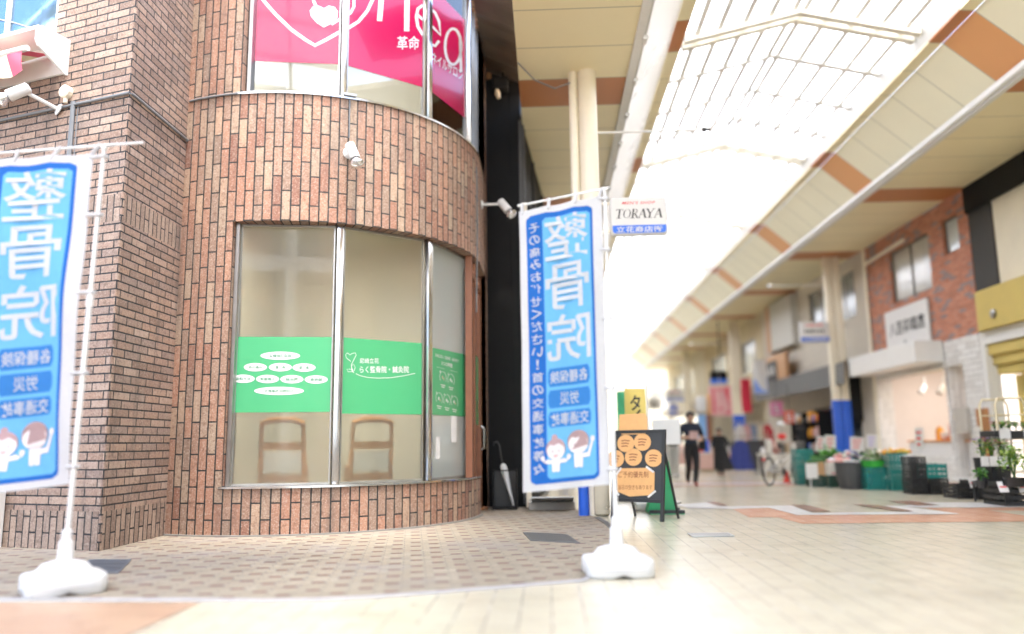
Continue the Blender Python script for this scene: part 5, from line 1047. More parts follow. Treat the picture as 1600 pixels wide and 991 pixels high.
def mini_banner(px0, px1, py0, py1, y, cm, lab, text=None):
    q0, q1 = PY(px0, py1, y), PY(px1, py0, y); t = thing('banner_flag', lab, 'banner', (q1.x, y, 0), 0, 'small coloured banners behind the blackboard stand'); ph = px0*.7
    S = lambda u, v, o=0: Vector((q0.x+(q1.x-q0.x)*u, y+.03*math.sin(5*v+3*u+ph)-o, q0.z+(q1.z-q0.z)*v))
    mb = MB(); mb.grid(lambda u, v: S(u, v), 8, 24); mb.grid(lambda u, v: S(u, v, -.002), 8, 24); c = mb.build('cloth', cm, t, True)
    if text:
        mb = MB(); put_text(mb, text, (.5, .6), .5, .55, lambda a, b_: S(a, b_, .006), .02, line=.8); mb.build('lettering', BLK_L, c)
    mb = MB(); mb.tube((q1.x+.02, y, .1), (q1.x+.02, y, q1.z+.1), .014); mb.tube((q1.x+.03, y, q1.z+.03), (q0.x, y, q1.z+.03), .008); mb.build('pole', WHITE_PL, t, True)
    mb = MB(); mb.box((q1.x+.02, y, .065), (.5, .4, .12), 0, .03); mb.tube((q1.x+.02, y, .12), (q1.x+.02, y, .2), .03); mb.build('base', WHITE_PL, t, True); return t
mini_banner(978, 1008, 607, 690, 12.6, M('yellow_cloth', (.72, .58, .17), .8, 0, .06), 'yellow banner with black brush writing above the blackboard stand', 'タ\nイ')
mini_banner(966, 977, 612, 690, 14.6, M('green_cloth', (.08, .45, .22), .8, 0, .06), 'narrow green banner beside the yellow one')

# ================================================================== PEOPLE
def person(loc, rz, lab, H, P, parts, rad=None):
    """one continuous body grown from joints P {name: (x,y,z)} and edges; parts: slots by a test"""
    names = list(P); edges = [('pelvis', 'waist'), ('waist', 'chest'), ('chest', 'neck'), ('neck', 'jaw'), ('jaw', 'head'), ('head', 'crown')]
    for s in 'LR':
        edges += [('pelvis', 'hip'+s), ('hip'+s, 'knee'+s), ('knee'+s, 'ankle'+s), ('ankle'+s, 'toe'+s), ('chest', 'sh'+s), ('sh'+s, 'el'+s), ('el'+s, 'wr'+s), ('wr'+s, 'palm'+s)]
    rd = dict(pelvis=.135, waist=.14, chest=.16, neck=.055, jaw=.065, head=.095, crown=.06); 
    for s in 'LR': rd.update({'hip'+s: .108, 'knee'+s: .082, 'ankle'+s: .058, 'toe'+s: .04, 'sh'+s: .078, 'el'+s: .056, 'wr'+s: .032, 'palm'+s: .030})
    rd.update(rad or {})
    for s in 'LR':      # five fingers, the thumb leaving the side of the palm
        pm, wr = Vector(P['palm'+s]), Vector(P['wr'+s]); d = (pm-wr).normalized(); side = d.cross(Vector((0, -1, .2))).normalized(); fw = side.cross(d)
        for i, (o, l) in enumerate(((-.026, .060), (-.009, .068), (.009, .064), (.026, .050))):
            a = f'f{s}{i}'; P[a] = tuple(pm+side*o+d*.035); P[a+'e'] = tuple(pm+side*o*1.1+d*(.035+l)+fw*.018); edges += [('palm'+s, a), (a, a+'e')]; rd[a] = .0095; rd[a+'e'] = .008
        P['t'+s] = tuple(pm-side*.045+d*.015-d*.02); P['t'+s+'e'] = tuple(pm-side*.058+d*.045+fw*.02); edges += [('palm'+s, 't'+s), ('t'+s, 't'+s+'e')]; rd['t'+s] = .011; rd['t'+s+'e'] = .009
    names = list(P); ix = {n_: i for i, n_ in enumerate(names)}
    me = bpy.data.meshes.new('person'); me.from_pydata([tuple(P[n_]) for n_ in names], [(ix[a], ix[b_]) for a, b_ in edges], [])
    o = bpy.data.objects.new('tmp', me); COL.objects.link(o); md = o.modifiers.new('s', 'SKIN'); md.use_smooth_shade = True
    lay = me.skin_vertices[0].data
    for n_ in names: lay[ix[n_]].radius = (rd[n_], rd[n_]*(.74 if n_ in ('pelvis', 'waist', 'chest') else 1)); lay[ix[n_]].use_root = n_ == 'pelvis'
    o.modifiers.new('d', 'SUBSURF').render_levels = 2; o.modifiers['d'].levels = 2
    bpy.context.view_layer.update(); dg = bpy.context.evaluated_depsgraph_get(); m2 = bpy.data.meshes.new_from_object(o.evaluated_get(dg)); bpy.data.objects.remove(o); bpy.data.meshes.remove(me)
    k = H/1.72; m2.transform(Matrix.Scale(k, 4)); m2.name = 'body'; m2.materials.clear()
    slots = [p[0] for p in parts]
    for m_ in slots: m2.materials.append(m_)
    for p in m2.polygons:
        c = p.center/k; p.use_smooth = True
        for i, (_, test) in enumerate(parts):
            if test(c): p.material_index = i; break
    b_ = bpy.data.objects.new('body', m2); COL.objects.link(b_); t = thing('person', lab, 'person', loc, rz); b_.parent = t
    # face, ears, hair
    hd = Vector(P['head']); sk = slots[-1]
    mb = MB(False); mb.x = Matrix.Scale(k, 4)
    mb.ball(hd+Vector((0, -.098, -.005)), .016, 8, sq=(.7, 1.2, 1.5))
    for s in (-1, 1): mb.ball(hd+Vector((s*.094, .01, -.0)), .028, 8, sq=(.4, .7, 1.1))
    mb.build('nose_and_ears', sk, t, True)
    mb = MB(False); mb.x = Matrix.Scale(k, 4)
    for s in (-1, 1): mb.ball(hd+Vector((s*.036, -.088, .022)), .013, 8, sq=(1.2, .6, .8))
    mb.ball(hd+Vector((0, -.083, -.052)), .02, 8, sq=(1.3, .5, .35)); mb.build('eyes_and_mouth', M('dark_features', (.08, .04, .035), .5), t, True)
    mb = MB(False); mb.x = Matrix.Scale(k, 4)
    def hair(u, v):
        a = 2*math.pi*u; e_ = math.pi/2*(1-v*1.18); r_ = .108+.006*math.sin(a*7)+.004*math.sin(a*13+v*9); fr_ = max(0, -math.sin(a))
        e_ = max(e_, -.25+fr_*.75) if v > .5 else e_
        return hd+Vector((r_*.95*math.cos(e_)*math.cos(a), r_*1.02*math.cos(e_)*math.sin(a)+.008, .03+r_*math.sin(e_)))
    mb.grid(hair, 28, 10); mb.build('hair', M('black_hair', (.018, .015, .014), .45, 0, .3), t, True)
    return t
SKIN = M('skin', (.52, .31, .22), .5, 0, .06); NAVY = M('navy_cotton', (.012, .018, .035), .85, 0, .2); BLKC = M('black_cotton', (.012, .012, .013), .85, 0, .2); GRYC = M('light_grey_cotton', (.42, .42, .40), .85, 0, .1); SHOE = M('red_brown_shoe', (.25, .05, .03), .5)
walk = dict(pelvis=(0, 0, .95), waist=(0, .0, 1.10), chest=(.0, -.01, 1.32), neck=(0, -.01, 1.47), jaw=(0, -.03, 1.545), head=(0, -.03, 1.605), crown=(0, -.02, 1.675),
            hipL=(.09, 0, .90), kneeL=(.07, -.12, .52), ankleL=(.03, -.10, .09), toeL=(.03, -.23, .035), hipR=(-.09, 0, .90), kneeR=(-.07, .02, .50), ankleR=(-.03, .28, .20), toeR=(-.03, .24, .06),
            shL=(.19, 0, 1.40), elL=(.30, .06, 1.13), wrL=(.20, -.16, 1.06), palmL=(.13, -.20, 1.08), shR=(-.19, 0, 1.40), elR=(-.27, .02, 1.13), wrR=(-.13, -.20, 1.13), palmR=(-.06, -.23, 1.17))
g0 = G(1083, 760)
man = person(g0, R(8), 'person in navy shirt and black trousers walking towards us with a folded pale paper', 1.72, dict(walk), [(SHOE, lambda c: c.z < .10), (BLKC, lambda c: c.z < .98 and abs(c.x) < .2), (NAVY, lambda c: .97 < c.z < 1.475 and not (abs(c.x) > .16 and c.z < 1.18) and not (c.y < -.13)), (SKIN, lambda c: True)])
mb = MB(); k = g0+Vector((.02, -.28, 1.18)); mb.grid(lambda u, v: k+Vector(((u-.5)*.20, .02*math.sin(6*u)-.02, (v-.5)*.19)), 8, 6); mb.grid(lambda u, v: k+Vector(((u-.5)*.20, .02*math.sin(6*u)-.004, (v-.5)*.19)), 8, 6); tag(mb.build('folded_paper', M('pale_pink_paper', (.48, .32, .30), .7), smooth=True), 'pale pink folded paper held by the walking person in navy', 'paper')
t = thing('shoulder_bag', 'black bag hanging at the hip of the walking person in navy', 'bag', g0+Vector((.28, .02, .8))); mb = MB(); mb.box(g0+Vector((.27, .05, .98)), (.14, .26, .28), 0, .04); mb.build('body', BLKC, t); mb = MB(); mb.path([g0+Vector((.27, -.05, 1.1)), g0+Vector((.25, 0, 1.36)), g0+Vector((.2, .02, 1.47)), g0+Vector((.26, .1, 1.3)), g0+Vector((.27, .14, 1.1))], .012, 6); mb.build('strap', BLKC, t, True)
st = dict(walk); st.update(kneeL=(.08, -.06, .50), ankleL=(.07, -.02, .09), toeL=(.07, -.14, .035), kneeR=(-.08, .0, .5), ankleR=(-.07, .12, .12), toeR=(-.07, .02, .04), elR=(-.26, .05, 1.13), wrR=(-.25, -.05, .90), palmR=(-.25, -.08, .83))
person(G(1054, 747), R(-10), 'person in black top and light grey trousers walking behind the white board', 1.64, dict(st), [(BLKC, lambda c: c.z < .08), (GRYC, lambda c: c.z < .96 and abs(c.x) < .2), (BLKC, lambda c: .95 < c.z < 1.475 and not (c.z < 1.0 and abs(c.x) > .2)), (SKIN, lambda c: True)])
g1 = G(1127, 745); old = dict(st); old.update(kneeL=(.05, -.04, .5), kneeR=(-.05, .03, .5))
wom = person(g1, R(-14), 'small person in a long black dress walking in the arcade', 1.40, old, [(BLKC, lambda c: c.z < .07), (BLKC, lambda c: .12 < c.z < 1.475 and not (c.z < 1.05 and abs(c.x) > .2)), (SKIN, lambda c: True)])
mb = MB(False)
def dress(u, v):
    a = 2*math.pi*u; r_ = .30-.15*v**.7+.015*math.sin(a*6)*(1-v); return Vector((r_*math.cos(a)+.10*(1-v)**2, r_*.8*math.sin(a), .20+.92*v))
mb.grid(dress, 30, 12); mb.build('dress', BLKC, wom, True)

# ================================================================== GREENGROCER'S GOODS ON THE STREET
def crate_mesh(mb, w_, d_, h_, ribs=3):
    """slatted plastic box: corner posts, rails with gaps, solid rim, floor"""
    for x in (-w_/2+.012, w_/2-.012):
        for y in (-d_/2+.012, d_/2-.012): mb.b(x-.012, x+.012, y-.012, y+.012, 0, h_)
    for i in range(ribs):
        z0 = h_*i/ribs+.004; z1 = z0+h_/ribs*(.62 if i < ribs-1 else .80)
        for s in (-1, 1):
            mb.b(-w_/2+.024, w_/2-.024, s*(d_/2-.010)-.006, s*(d_/2-.010)+.006, z0, z1); mb.b(s*(w_/2-.010)-.006, s*(w_/2-.010)+.006, -d_/2+.024, d_/2-.024, z0, z1)
    for i in range(1, 4):
        x = -w_/2+w_*i/4
        for s in (-1, 1): mb.b(x-.008, x+.008, s*(d_/2-.010)-.009, s*(d_/2-.010)+.009, .002, h_-.002)
    mb.b(-w_/2+.014, w_/2-.014, -d_/2+.014, d_/2-.014, .003, .016)
def at(px, py): return G(px, py)
def crate(c, w_, d_, h_, rz, m, lab, group):
    mb = MB(False); crate_mesh(mb, w_, d_, h_); o = mb.build('crate', m); o.location = c; o.rotation_euler = (0, 0, rz); return tag(o, lab, 'crate', group)
def stack(px0, px1, pyb, pyt, n, m, labs, group, d_=.42, rz=.0):
    a, b_ = G(px0, pyb), G(px1, pyb); c = (a+b_)/2; w_ = (b_-a).length*.97; zt_ = PY((px0+px1)/2, pyt, c.y).z; h_ = zt_/n; c = Vector((c.x, c.y+d_/2, .002))
    out = [crate(c+Vector((random.uniform(-.008, .008), random.uniform(-.008, .008), i*(h_+.001))), w_, d_, h_-.002, rz+random.uniform(-.02, .02), m, labs[i], group) for i in range(n)]
    return c, w_, d_, n*(h_+.001)
GT = 'teal crates stacked outside the greengrocer'; GB = 'black crates outside the greengrocer'
pos = ['lowest', 'second lowest', 'third', 'top']
s1 = stack(1247, 1276, 758, 702, 4, TEAL, [f'teal crate, {q} of the stack nearest the bicycle' for q in ('lowest', 'second from the ground', 'second from the top', 'topmost')], GT)
DGREEN = M('dark_green_plastic', (.012, .05, .035), .5, 0, .2)
s2a = stack(1268, 1292, 761, 743, 1, DGREEN, ['dark green crate under the brown cardboard box'], 'dark green crates under the boxes')
s2b = stack(1295, 1321, 762, 743, 1, DGREEN, ['dark green crate under the printed carton'], 'dark green crates under the boxes')
s3 = stack(1355, 1393, 766, 731, 3, TEAL, [f'teal crate, {q} of the stack under the bright green basket' for q in ('lowest', 'middle one', 'topmost')], GT)
s4 = stack(1394, 1424, 767, 708, 4, TEAL, [f'teal crate, {q} of the stack under the orange fruit' for q in ('lowest', 'second from the ground', 'second from the top', 'topmost')], GT)
s5 = stack(1426, 1452, 773, 714, 5, BLACK_PL, [f'black crate, {q} of the tall stack beside the teal ones' for q in ('lowest', 'second from the ground', 'middle one', 'second from the top', 'topmost')], GB)
s6 = stack(1455, 1486, 773, 748, 2, BLACK_PL, [f'black crate, {q} of the pair under a teal crate' for q in ('lower', 'upper')], GB)
c6 = s6[0]; crate(c6+Vector((-.02, .02, s6[3]+.002)), .38, .36, .27, .1, TEAL, 'teal crate sitting on the pair of black crates', GT)
s8 = stack(1296, 1352, 756, 716, 2, TEAL, [f'teal crate, {q} one behind the dark bin' for q in ('lower', 'upper')], GT)
# cartons on the dark green crates
def carton(px0, px1, pyt, base, m, lab, m2=None):
    c, w_, d_, zt_ = base; y = c.y-d_/2; q0, q1 = PY(px0, pyt, y), PY(px1, pyt, y); t = thing('carton', lab, 'box', ((q0.x+q1.x)/2, c.y, zt_)); mb = MB(); x0, x1, h_ = q0.x, q1.x, q0.z
    mb.b(x0, x1, y, y+.012, zt_, h_); mb.b(x0, x1, y+d_-.012, y+d_, zt_, h_); mb.b(x0, x0+.012, y+.012, y+d_-.012, zt_, h_); mb.b(x1-.012, x1, y+.012, y+d_-.012, zt_, h_); mb.b(x0+.012, x1-.012, y+.012, y+d_-.012, zt_, h_-.05); mb.build('box', m, t)
    if m2:
        mb = MB(); w2 = x1-x0; fn = lambda a, b_: Vector((x0+a*w2, y-.003, zt_+b_*(h_-zt_))); poly(mb, ellipse(16, .6, .62, .2, .26), fn, 0); poly(mb, [(.1, .08), (.95, .08), (.95, .26), (.1, .20)], fn, 1); mb.build('print', m2, t)
    return (x0, x1, y, y+d_, h_)
k1 = carton(1276, 1294, 722, s2a, M('cardboard', (.45, .27, .13), .8, 0, .12), 'brown cardboard box of green vegetables on the pavement side of the display')
k2 = carton(1295, 1321, 722.5, s2b, M('white_carton', (.68, .66, .60), .7), 'white carton with yellow and pink print beside the dark bin', [M('yellow_print', (.75, .60, .08), .6), M('pink_print', (.70, .28, .30), .6)])
mb = MB(); q0, q1 = PY(1260, 748, s2a[0].y-.3), PY(1277, 724, s2a[0].y-.3); mb.b(q0.x, q1.x, q0.y, q0.y+.006, q0.z, q1.z); mb.tube((q0.x+.1, q0.y+.03, .005), (q0.x+.1, q0.y+.03, q1.z), .012); tag(mb.build('paper_sign', PAPER), 'white paper notice standing before the teal crates by the bicycle', 'notice')
# piles of produce
def pile(name, lab, x0, x1, y0, y1, z, hgt, mats, n, kind_):
    rnd = random.Random(len(lab)*7+n); mb = MB()
    for i in range(n):
        u, v = rnd.random(), rnd.random(); x, y = x0+(x1-x0)*u, y0+(y1-y0)*v; zz = z+hgt*(math.sin(math.pi*min(max(u, .08), .92))*math.sin(math.pi*min(max(v, .08), .92)))**.6*rnd.uniform(.3, 1); mi = rnd.randrange(len(mats))
        if kind_ == 'long':
            a = rnd.uniform(-.4, .4); l_ = rnd.uniform(.09, .15); d = Vector((math.cos(a), math.sin(a), rnd.uniform(-.15, .25)))*l_; p = Vector((x, y, zz)); mb.path([p-d, p-d*.6, p, p+d*.6, p+d], [.008, .02, .024, .02, .007], 7, mi)
        elif kind_ == 'leaf':
            a = rnd.uniform(0, 6.28); l_ = rnd.uniform(.08, .18); w_ = l_*.35; dx, dy = math.cos(a), math.sin(a); up = rnd.uniform(.3, 1.1); p = Vector((x, y, zz))
            q = lambda s_, t_: p+Vector((dx*s_*l_-dy*t_*w_, dy*s_*l_+dx*t_*w_, up*s_*l_-.25*l_*s_*s_+abs(t_)*.02)); mb.add([q(0, 0), q(.3, -.7), q(.65, -1), q(1, 0), q(.65, 1), q(.3, .7), q(.5, 0)], [(0, 1, 6), (1, 2, 6), (2, 3, 6), (3, 4, 6), (4, 5, 6), (5, 0, 6)], mi)
        elif kind_ == 'bag': mb.ball((x, y, zz), rnd.uniform(.05, .08), 8, mi, (1.2, .9, .7))
        else: mb.ball((x, y, zz), rnd.uniform(.032, .045), 10, mi, (1, 1, .93))
    return tag(mb.build(name, mats, smooth=True), lab, 'vegetables' if kind_ != 'ball' else 'fruit')
LG = M('leaf_green', (.10, .30, .04), .5, 0, .3, 20); DG = M('cucumber_green', (.035, .13, .025), .4, 0, .3, 30); BG = M('bright_green', (.16, .50, .06), .45, 0, .2); WV = M('radish_white', (.75, .74, .68), .4, 0, .05); PV_ = M('pink_pack', (.70, .36, .32), .4, 0, .2); OR_ = M('orange_fruit', (.75, .33, .03), .4, 0, .12, 30); CLR = M('clear_pack', (.62, .64, .66), .2, 0, .1)
pile('cucumbers', 'dark green cucumbers heaped in the brown cardboard box', k1[0]-.05, k1[1]+.02, k1[2], k1[3], k1[4]-.05, .22, [DG, DG, LG], 34, 'long')
pile('packed_vegetables', 'white and pink vegetable packs heaped in the printed carton', k2[0], k2[1]+.3, k2[2]+.02, k2[3], k2[4]-.04, .20, [WV, PV_, CLR, PV_], 30, 'bag')
z8 = s8[3]; c8 = s8[0]; pile('leaf_vegetables', 'bright green leafy bunches on the teal crates behind the cartons', c8.x-.50, c8.x-.02, c8.y-.2, c8.y+.2, z8-.02, .22, [BG, LG, BG], 70, 'leaf')
pile('packed_vegetables', 'white bagged vegetables on the teal crates behind the dark bin', c8.x+.02, c8.x+.46, c8.y-.18, c8.y+.18, z8-.03, .25, [WV, CLR, PV_, M('purple_pack', (.10, .08, .22), .4)], 26, 'bag')
c3, w3, d3, z3 = s3; t = thing('basket', 'bright green oval basket on the teal crates', 'basket', c3+Vector((0, 0, z3))); mb = MB(); mb.lathe([(.20, .004), (.25, .13), (.265, .14), (.25, .14), (.195, .02)], c3+Vector((0, 0, z3)), 24); mb.build('bowl', M('basket_green', (.06, .50, .07), .35), t, True)
pile('white_radishes', 'white radishes with pale leaves heaped in the green basket', c3.x-.22, c3.x+.20, c3.y-.2, c3.y+.15, z3+.10, .24, [WV, WV, LG, M('pale_leaf', (.42, .48, .30), .6)], 42, 'leaf')
c4, w4, d4, z4 = s4; pile('oranges', 'orange yellow fruit heaped on the tall teal stack', c4.x-.26, c4.x+.30, c4.y-.18, c4.y+.2, z4-.01, .09, [OR_, M('yellow_fruit', (.75, .52, .08), .4, 0, .1)], 40, 'ball')
mb = MB(); q0, q1 = PY(1414, 745, c4.y-.25), PY(1427, 711, c4.y-.25); mb.b(q0.x, q1.x, q0.y-.004, q0.y+.004, q0.z, q1.z); mb.b(q0.x+.02, q1.x-.02, q0.y, q0.y+.05, q1.z-.01, q1.z+.004); tag(mb.build('price_tag', PAPER), 'long white price tag hung on the tall teal stack', 'price tag')
# dark bin
p0, p1_ = G(1324, 765), G(1352, 765); cc = (p0+p1_)/2+Vector((0, .26, 0)); t = thing('bin', 'dark grey ribbed round bin in the middle of the vegetable display', 'bin', cc); hb_ = PY(1338, 723, cc.y-.25).z; mb = MB(); n = 44
vs = []; prof = [(.23, .004), (.285, hb_*.5), (.30, hb_*.93), (.315, hb_), (.29, hb_), (.27, hb_*.9)]
for i, (r_, z) in enumerate(prof): vs += [cc+Vector((math.cos(2*math.pi*j/n)*r_*(1+(.02 if j % 2 and i < 3 else 0)), math.sin(2*math.pi*j/n)*r_*(1+(.02 if j % 2 and i < 3 else 0)), z)) for j in range(n)]
mb.add(vs, [(i*n+j, i*n+(j+1) % n, (i+1)*n+(j+1) % n, (i+1)*n+j) for i in range(len(prof)-1) for j in range(n)]+[tuple(range((len(prof)-1)*n, len(prof)*n))]); mb.build('body', M('bin_grey', (.06, .06, .062), .5, 0, .15), t)
mb = MB(); q = PY(1356, 735, cc.y-.2); mb.box(q, (.12, .01, .14), .3); mb.box(q+Vector((.02, -.01, -.2)), (.08, .01, .22), .3, mi=1); tag(mb.build('price_tag', [M('yellow_card', (.80, .58, .12), .6), PAPER]), 'yellow and white price tag on the corner of the teal stack beside the bin', 'price tag')
# price cards on sticks
for i, (x0, x1, y0, y1, yy, lab) in enumerate([(1276, 1287, 682, 706, 19.9, 'narrow white price card, slanting, over the cucumbers'), (1290, 1305, 680, 706, 19.9, 'wider white price card over the leafy bunches'), (1329, 1350, 683, 705, 19.3, 'large pinkish price card above the dark bin'), (1354, 1370, 679, 701, 19.0, 'white and lilac price card above the green basket'), (1431, 1441, 668, 704, 17.9, 'tall white price card before the shop counter')]):
    q0, q1 = PY(x0, y1, yy), PY(x1, y0, yy); mb = MB(); cx_ = (q0.x+q1.x)/2; mb.box((cx_, yy, (q0.z+q1.z)/2), (q1.x-q0.x, .006, q1.z-q0.z), 0, rot=Matrix.Rotation(R(12 if i == 0 else 4), 3, 'Y')); t = thing('price_card', lab, 'price card', (cx_, yy, q0.z-.35), 0, 'price cards on sticks'); mb.build('card', PAPER, t)
    mb = MB(); mb.tube((cx_, yy+.008, q0.z-.35), (cx_, yy+.008, q1.z-.05), .008); mb.build('stick', WHITE_PL, t)
    mb = MB(); fn = lambda a, b_: Vector((cx_+a, yy-.006, (q0.z+q1.z)/2+b_)); w_ = q1.x-q0.x; h_ = q1.z-q0.z
    for j in range(3): stroke(mb, [(-w_*.32, h_*(.28-.26*j)), (w_*(.32-.1*j), h_*(.28-.26*j))], h_*.09, fn)
    mb.build('print', RED_L if i != 3 else M('lilac_ink', (.4, .3, .7), .6), t)
# counter inside the shop
XF2 = XF+.55; yc = (YA+YB)/2
t = thing('shop_counter', 'white counter with orange produce in the lit opening of the brick shop', 'counter', (XF2, yc, .08)); mb = MB(); mb.b(XF2-.3, XF2+.4, YA+1.15, YB-1.4, .085, .95, .01); mb.build('body', WHITE, t); mb = MB(); mb.b(XF2-.34, XF2+.42, YA+1.12, YB-1.35, .952, .99); mb.build('top', M('orange_top', (.72, .32, .10), .5, 0, .1), t)
pile('oranges', 'orange fruit piled on the counter of the brick shop', XF2-.25, XF2+.3, YA+1.3, YA+3, 1.0, .16, [OR_, M('red_fruit', (.6, .10, .04), .4)], 60, 'ball')
rnd = random.Random(5); GOODS = [WHITE_PL, OR_, M('brown_pack', (.35, .18, .08), .6), BLACK_PL, PAPER, PV_]
labs = ['white sack', 'orange topped jar', 'brown packet', 'black canister', 'tall white bottle', 'pink packet', 'white tub', 'orange carton']
for i in range(8):
    y = YA+1.25+i*.36; h_ = rnd.uniform(.2, .55); mb = MB(); x = XF2+.15
    if i % 2: mb.lathe([(.09, 0), (.10, .02), (.10, h_*.75), (.06, h_*.88), (.06, h_)], (x, y, .991), 16)
    else: mb.box((x, y, .993+h_/2), (.2, .24, h_), .1*i, .03)
    tag(mb.build('grocery_item', GOODS[i % 6], smooth=True), labs[i]+' standing on the counter of the brick shop', 'grocery', 'groceries on the shop counter')
mb = MB(); mb.b(XF2+.2, XF2+.7, YA+1.9, YA+3.2, 2.02, 2.2, .03); mb.tube((XF2+.45, YA+2.0, .99), (XF2+.45, YA+2.0, 2.02), .02); mb.tube((XF2+.45, YA+3.1, .99), (XF2+.45, YA+3.1, 2.02), .02); tag(mb.build('canopy_sign', M('yellow_plastic', (.75, .62, .06), .4)), 'yellow panel held over the counter of the brick shop', 'sign')
# ---- flowers and plants by the white pillar
def tray(px0, px1, pyb, pyt, d_, lab, cards):
    a, b_ = G(px0, pyb), G(px1, pyb); w_ = (b_-a).length; c = (a+b_)/2+Vector((0, d_/2, .002)); h_ = PY((px0+px1)/2, pyt, a.y).z; t = thing('plant_tray', lab, 'tray', c, 0, 'black slatted plant trays by the white pillar'); mb = MB(False); crate_mesh(mb, w_, d_, h_, 4); mb.build('box', BLACK_PL, t)
    for px, py in cards:
        q = PY(px, py, a.y-.03)-c; mb = MB(False); mb.box(q, (.14, .008, .17), .0, rot=Matrix.Rotation(R(-25), 3, 'X')); mb.build('price_card', [PAPER], t); m2 = MB(False); m2.box(q+Vector((0, -.006, .0)), (.10, .006, .02), 0, rot=Matrix.Rotation(R(-25), 3, 'X')); m2.build('print', RED_L, t)
    return c, w_, h_
tr1 = tray(1496, 1532, 780, 757, .5, 'black slatted tray with one white card before the pillar', [(1521, 755)]); tr2 = tray(1529, 1566, 781, 751, .6, 'black slatted tray in the middle under the flower buckets', [])
tr3 = tray(1570, 1625, 792, 752, .6, 'black slatted tray nearest us with two red edged cards', [(1567, 761), (1598, 761)])
FLC = [M('flower_pink', (.65, .16, .35), .6), M('flower_yellow', (.80, .60, .06), .6), M('flower_purple', (.22, .07, .42), .6), M('flower_white', (.78, .76, .72), .6), M('flower_red', (.60, .05, .05), .6)]
def plant(c, r_, h_, n, nf, mats, fl, lab, pot=None, seed=1):
    rnd = random.Random(seed); t = thing('potted_plant', lab, 'plant', c, 0, 'plants and flowers for sale by the white pillar'); c = Vector(c); zp = 0
    if pot:
        mb = MB(); mb.lathe([(pot[0]*.78, .004), (pot[0], pot[1]*.95), (pot[0]*1.06, pot[1]), (pot[0]*.94, pot[1]), (pot[0]*.9, pot[1]*.85)], c, 18); mb.build('pot', BLACK_PL, t, True); zp = pot[1]*.85
    mb = MB()
    for i in range(9): a = rnd.uniform(0, 6.28); q = Vector((math.cos(a)*r_*.6*rnd.random(), math.sin(a)*r_*.6*rnd.random(), zp+h_*.8)); mb.path([c+Vector((0, 0, zp)), c+q*.5+Vector((0, 0, zp*.5)), c+q], .006, 5)
    mb.build('stem', DG, t); mb = MB()
    for i in range(n):
        a, e_, rr = rnd.uniform(0, 6.28), rnd.uniform(-.6, 1.5), rnd.random()**.45; p = c+Vector((math.cos(a)*math.cos(e_)*r_*rr, math.sin(a)*math.cos(e_)*r_*rr, zp+h_*.5+math.sin(e_)*h_*.5*rr)); l_ = rnd.uniform(.03, .06); d = Vector((rnd.uniform(-1, 1), rnd.uniform(-1, 1), rnd.uniform(-.2, 1))).normalized(); s_ = d.cross(Vector((0, 0, 1))).normalized()*l_*.45
        mb.add([p, p+d*l_*.5+s_, p+d*l_, p+d*l_*.5-s_], [(0, 1, 2, 3)], rnd.randrange(len(mats)))
    mb.build('foliage', mats, t); mb = MB()
    for i in range(nf):
        a, rr = rnd.uniform(0, 6.28), rnd.random()**.5; p = c+Vector((math.cos(a)*r_*rr*.9, math.sin(a)*r_*rr*.9, zp+h_*rnd.uniform(.7, 1.08))); mi = rnd.randrange(len(fl))
        for k_ in range(5): b_ = k_*1.257+i; u_ = Vector((math.cos(b_), math.sin(b_), .35))*.035; v_ = Vector((-math.sin(b_), math.cos(b_), .0))*.018; mb.add([p, p+u_*.6+v_, p+u_, p+u_*.6-v_], [(0, 1, 2, 3)], mi)
    if nf: mb.build('flower', fl, t)
    return t
YG = M('yellow_green_leaf', (.26, .38, .05), .5, 0, .25, 20)
for i, (px, fl, nm) in enumerate([(1539, [FLC[1], FLC[2], FLC[0]], 'black bucket of yellow and purple flowers, nearest the pillar'), (1553, [FLC[0], FLC[0], FLC[3]], 'black bucket of pink flowers in the middle of the row'), (1568, [FLC[3], FLC[3], FLC[4]], 'black bucket of white flowers under the metal rack')]):
    p = PY(px, 752, 13.55); plant((p.x, 13.55, .30), .17, .36, 110, 26, [LG, DG, YG], fl, nm, (.14, .42), 20+i)
    t = bpy.data.objects[[o.name for o in bpy.data.objects if o.name.startswith('potted_plant')][-1]]; mb = MB(); q = PY(px, 721, 13.38); mb.box(q, (.13, .006, .16), 0); mb.build('price_card', PAPER, t)
mb = MB(); mb.b(PY(1530, 752, 13.5).x, PY(1580, 752, 13.5).x, 13.38, 13.75, .27, .298); 
for px in (1532, 1578):
    x = PY(px, 752, 13.5).x
    for y in (13.41, 13.72): mb.tube((x, y, .004), (x, y, .27), .02)
tag(mb.build('low_bench', BLACK_PL), 'low black bench carrying the three flower buckets', 'bench')
p = PY(1532, 740, 13.0); plant((p.x, 13.0, .26), .12, .2, 120, 0, [LG, DG], [], 'small dark green round plant in front of the flower buckets', (.09, .12), 31)
p = PY(1588, 740, 12.55); plant((p.x, 12.62, .30), .21, .48, 420, 0, [YG, YG, LG], [], 'bushy yellow green plant in the near black tray', (.15, .14), 41)
p = PY(1600, 735, 12.5); plant((p.x+.12, 12.5, .30), .14, .26, 120, 14, [DG], [FLC[2], FLC[3]], 'dark leaved plant with small lilac flowers at the edge', (.1, .12), 42)
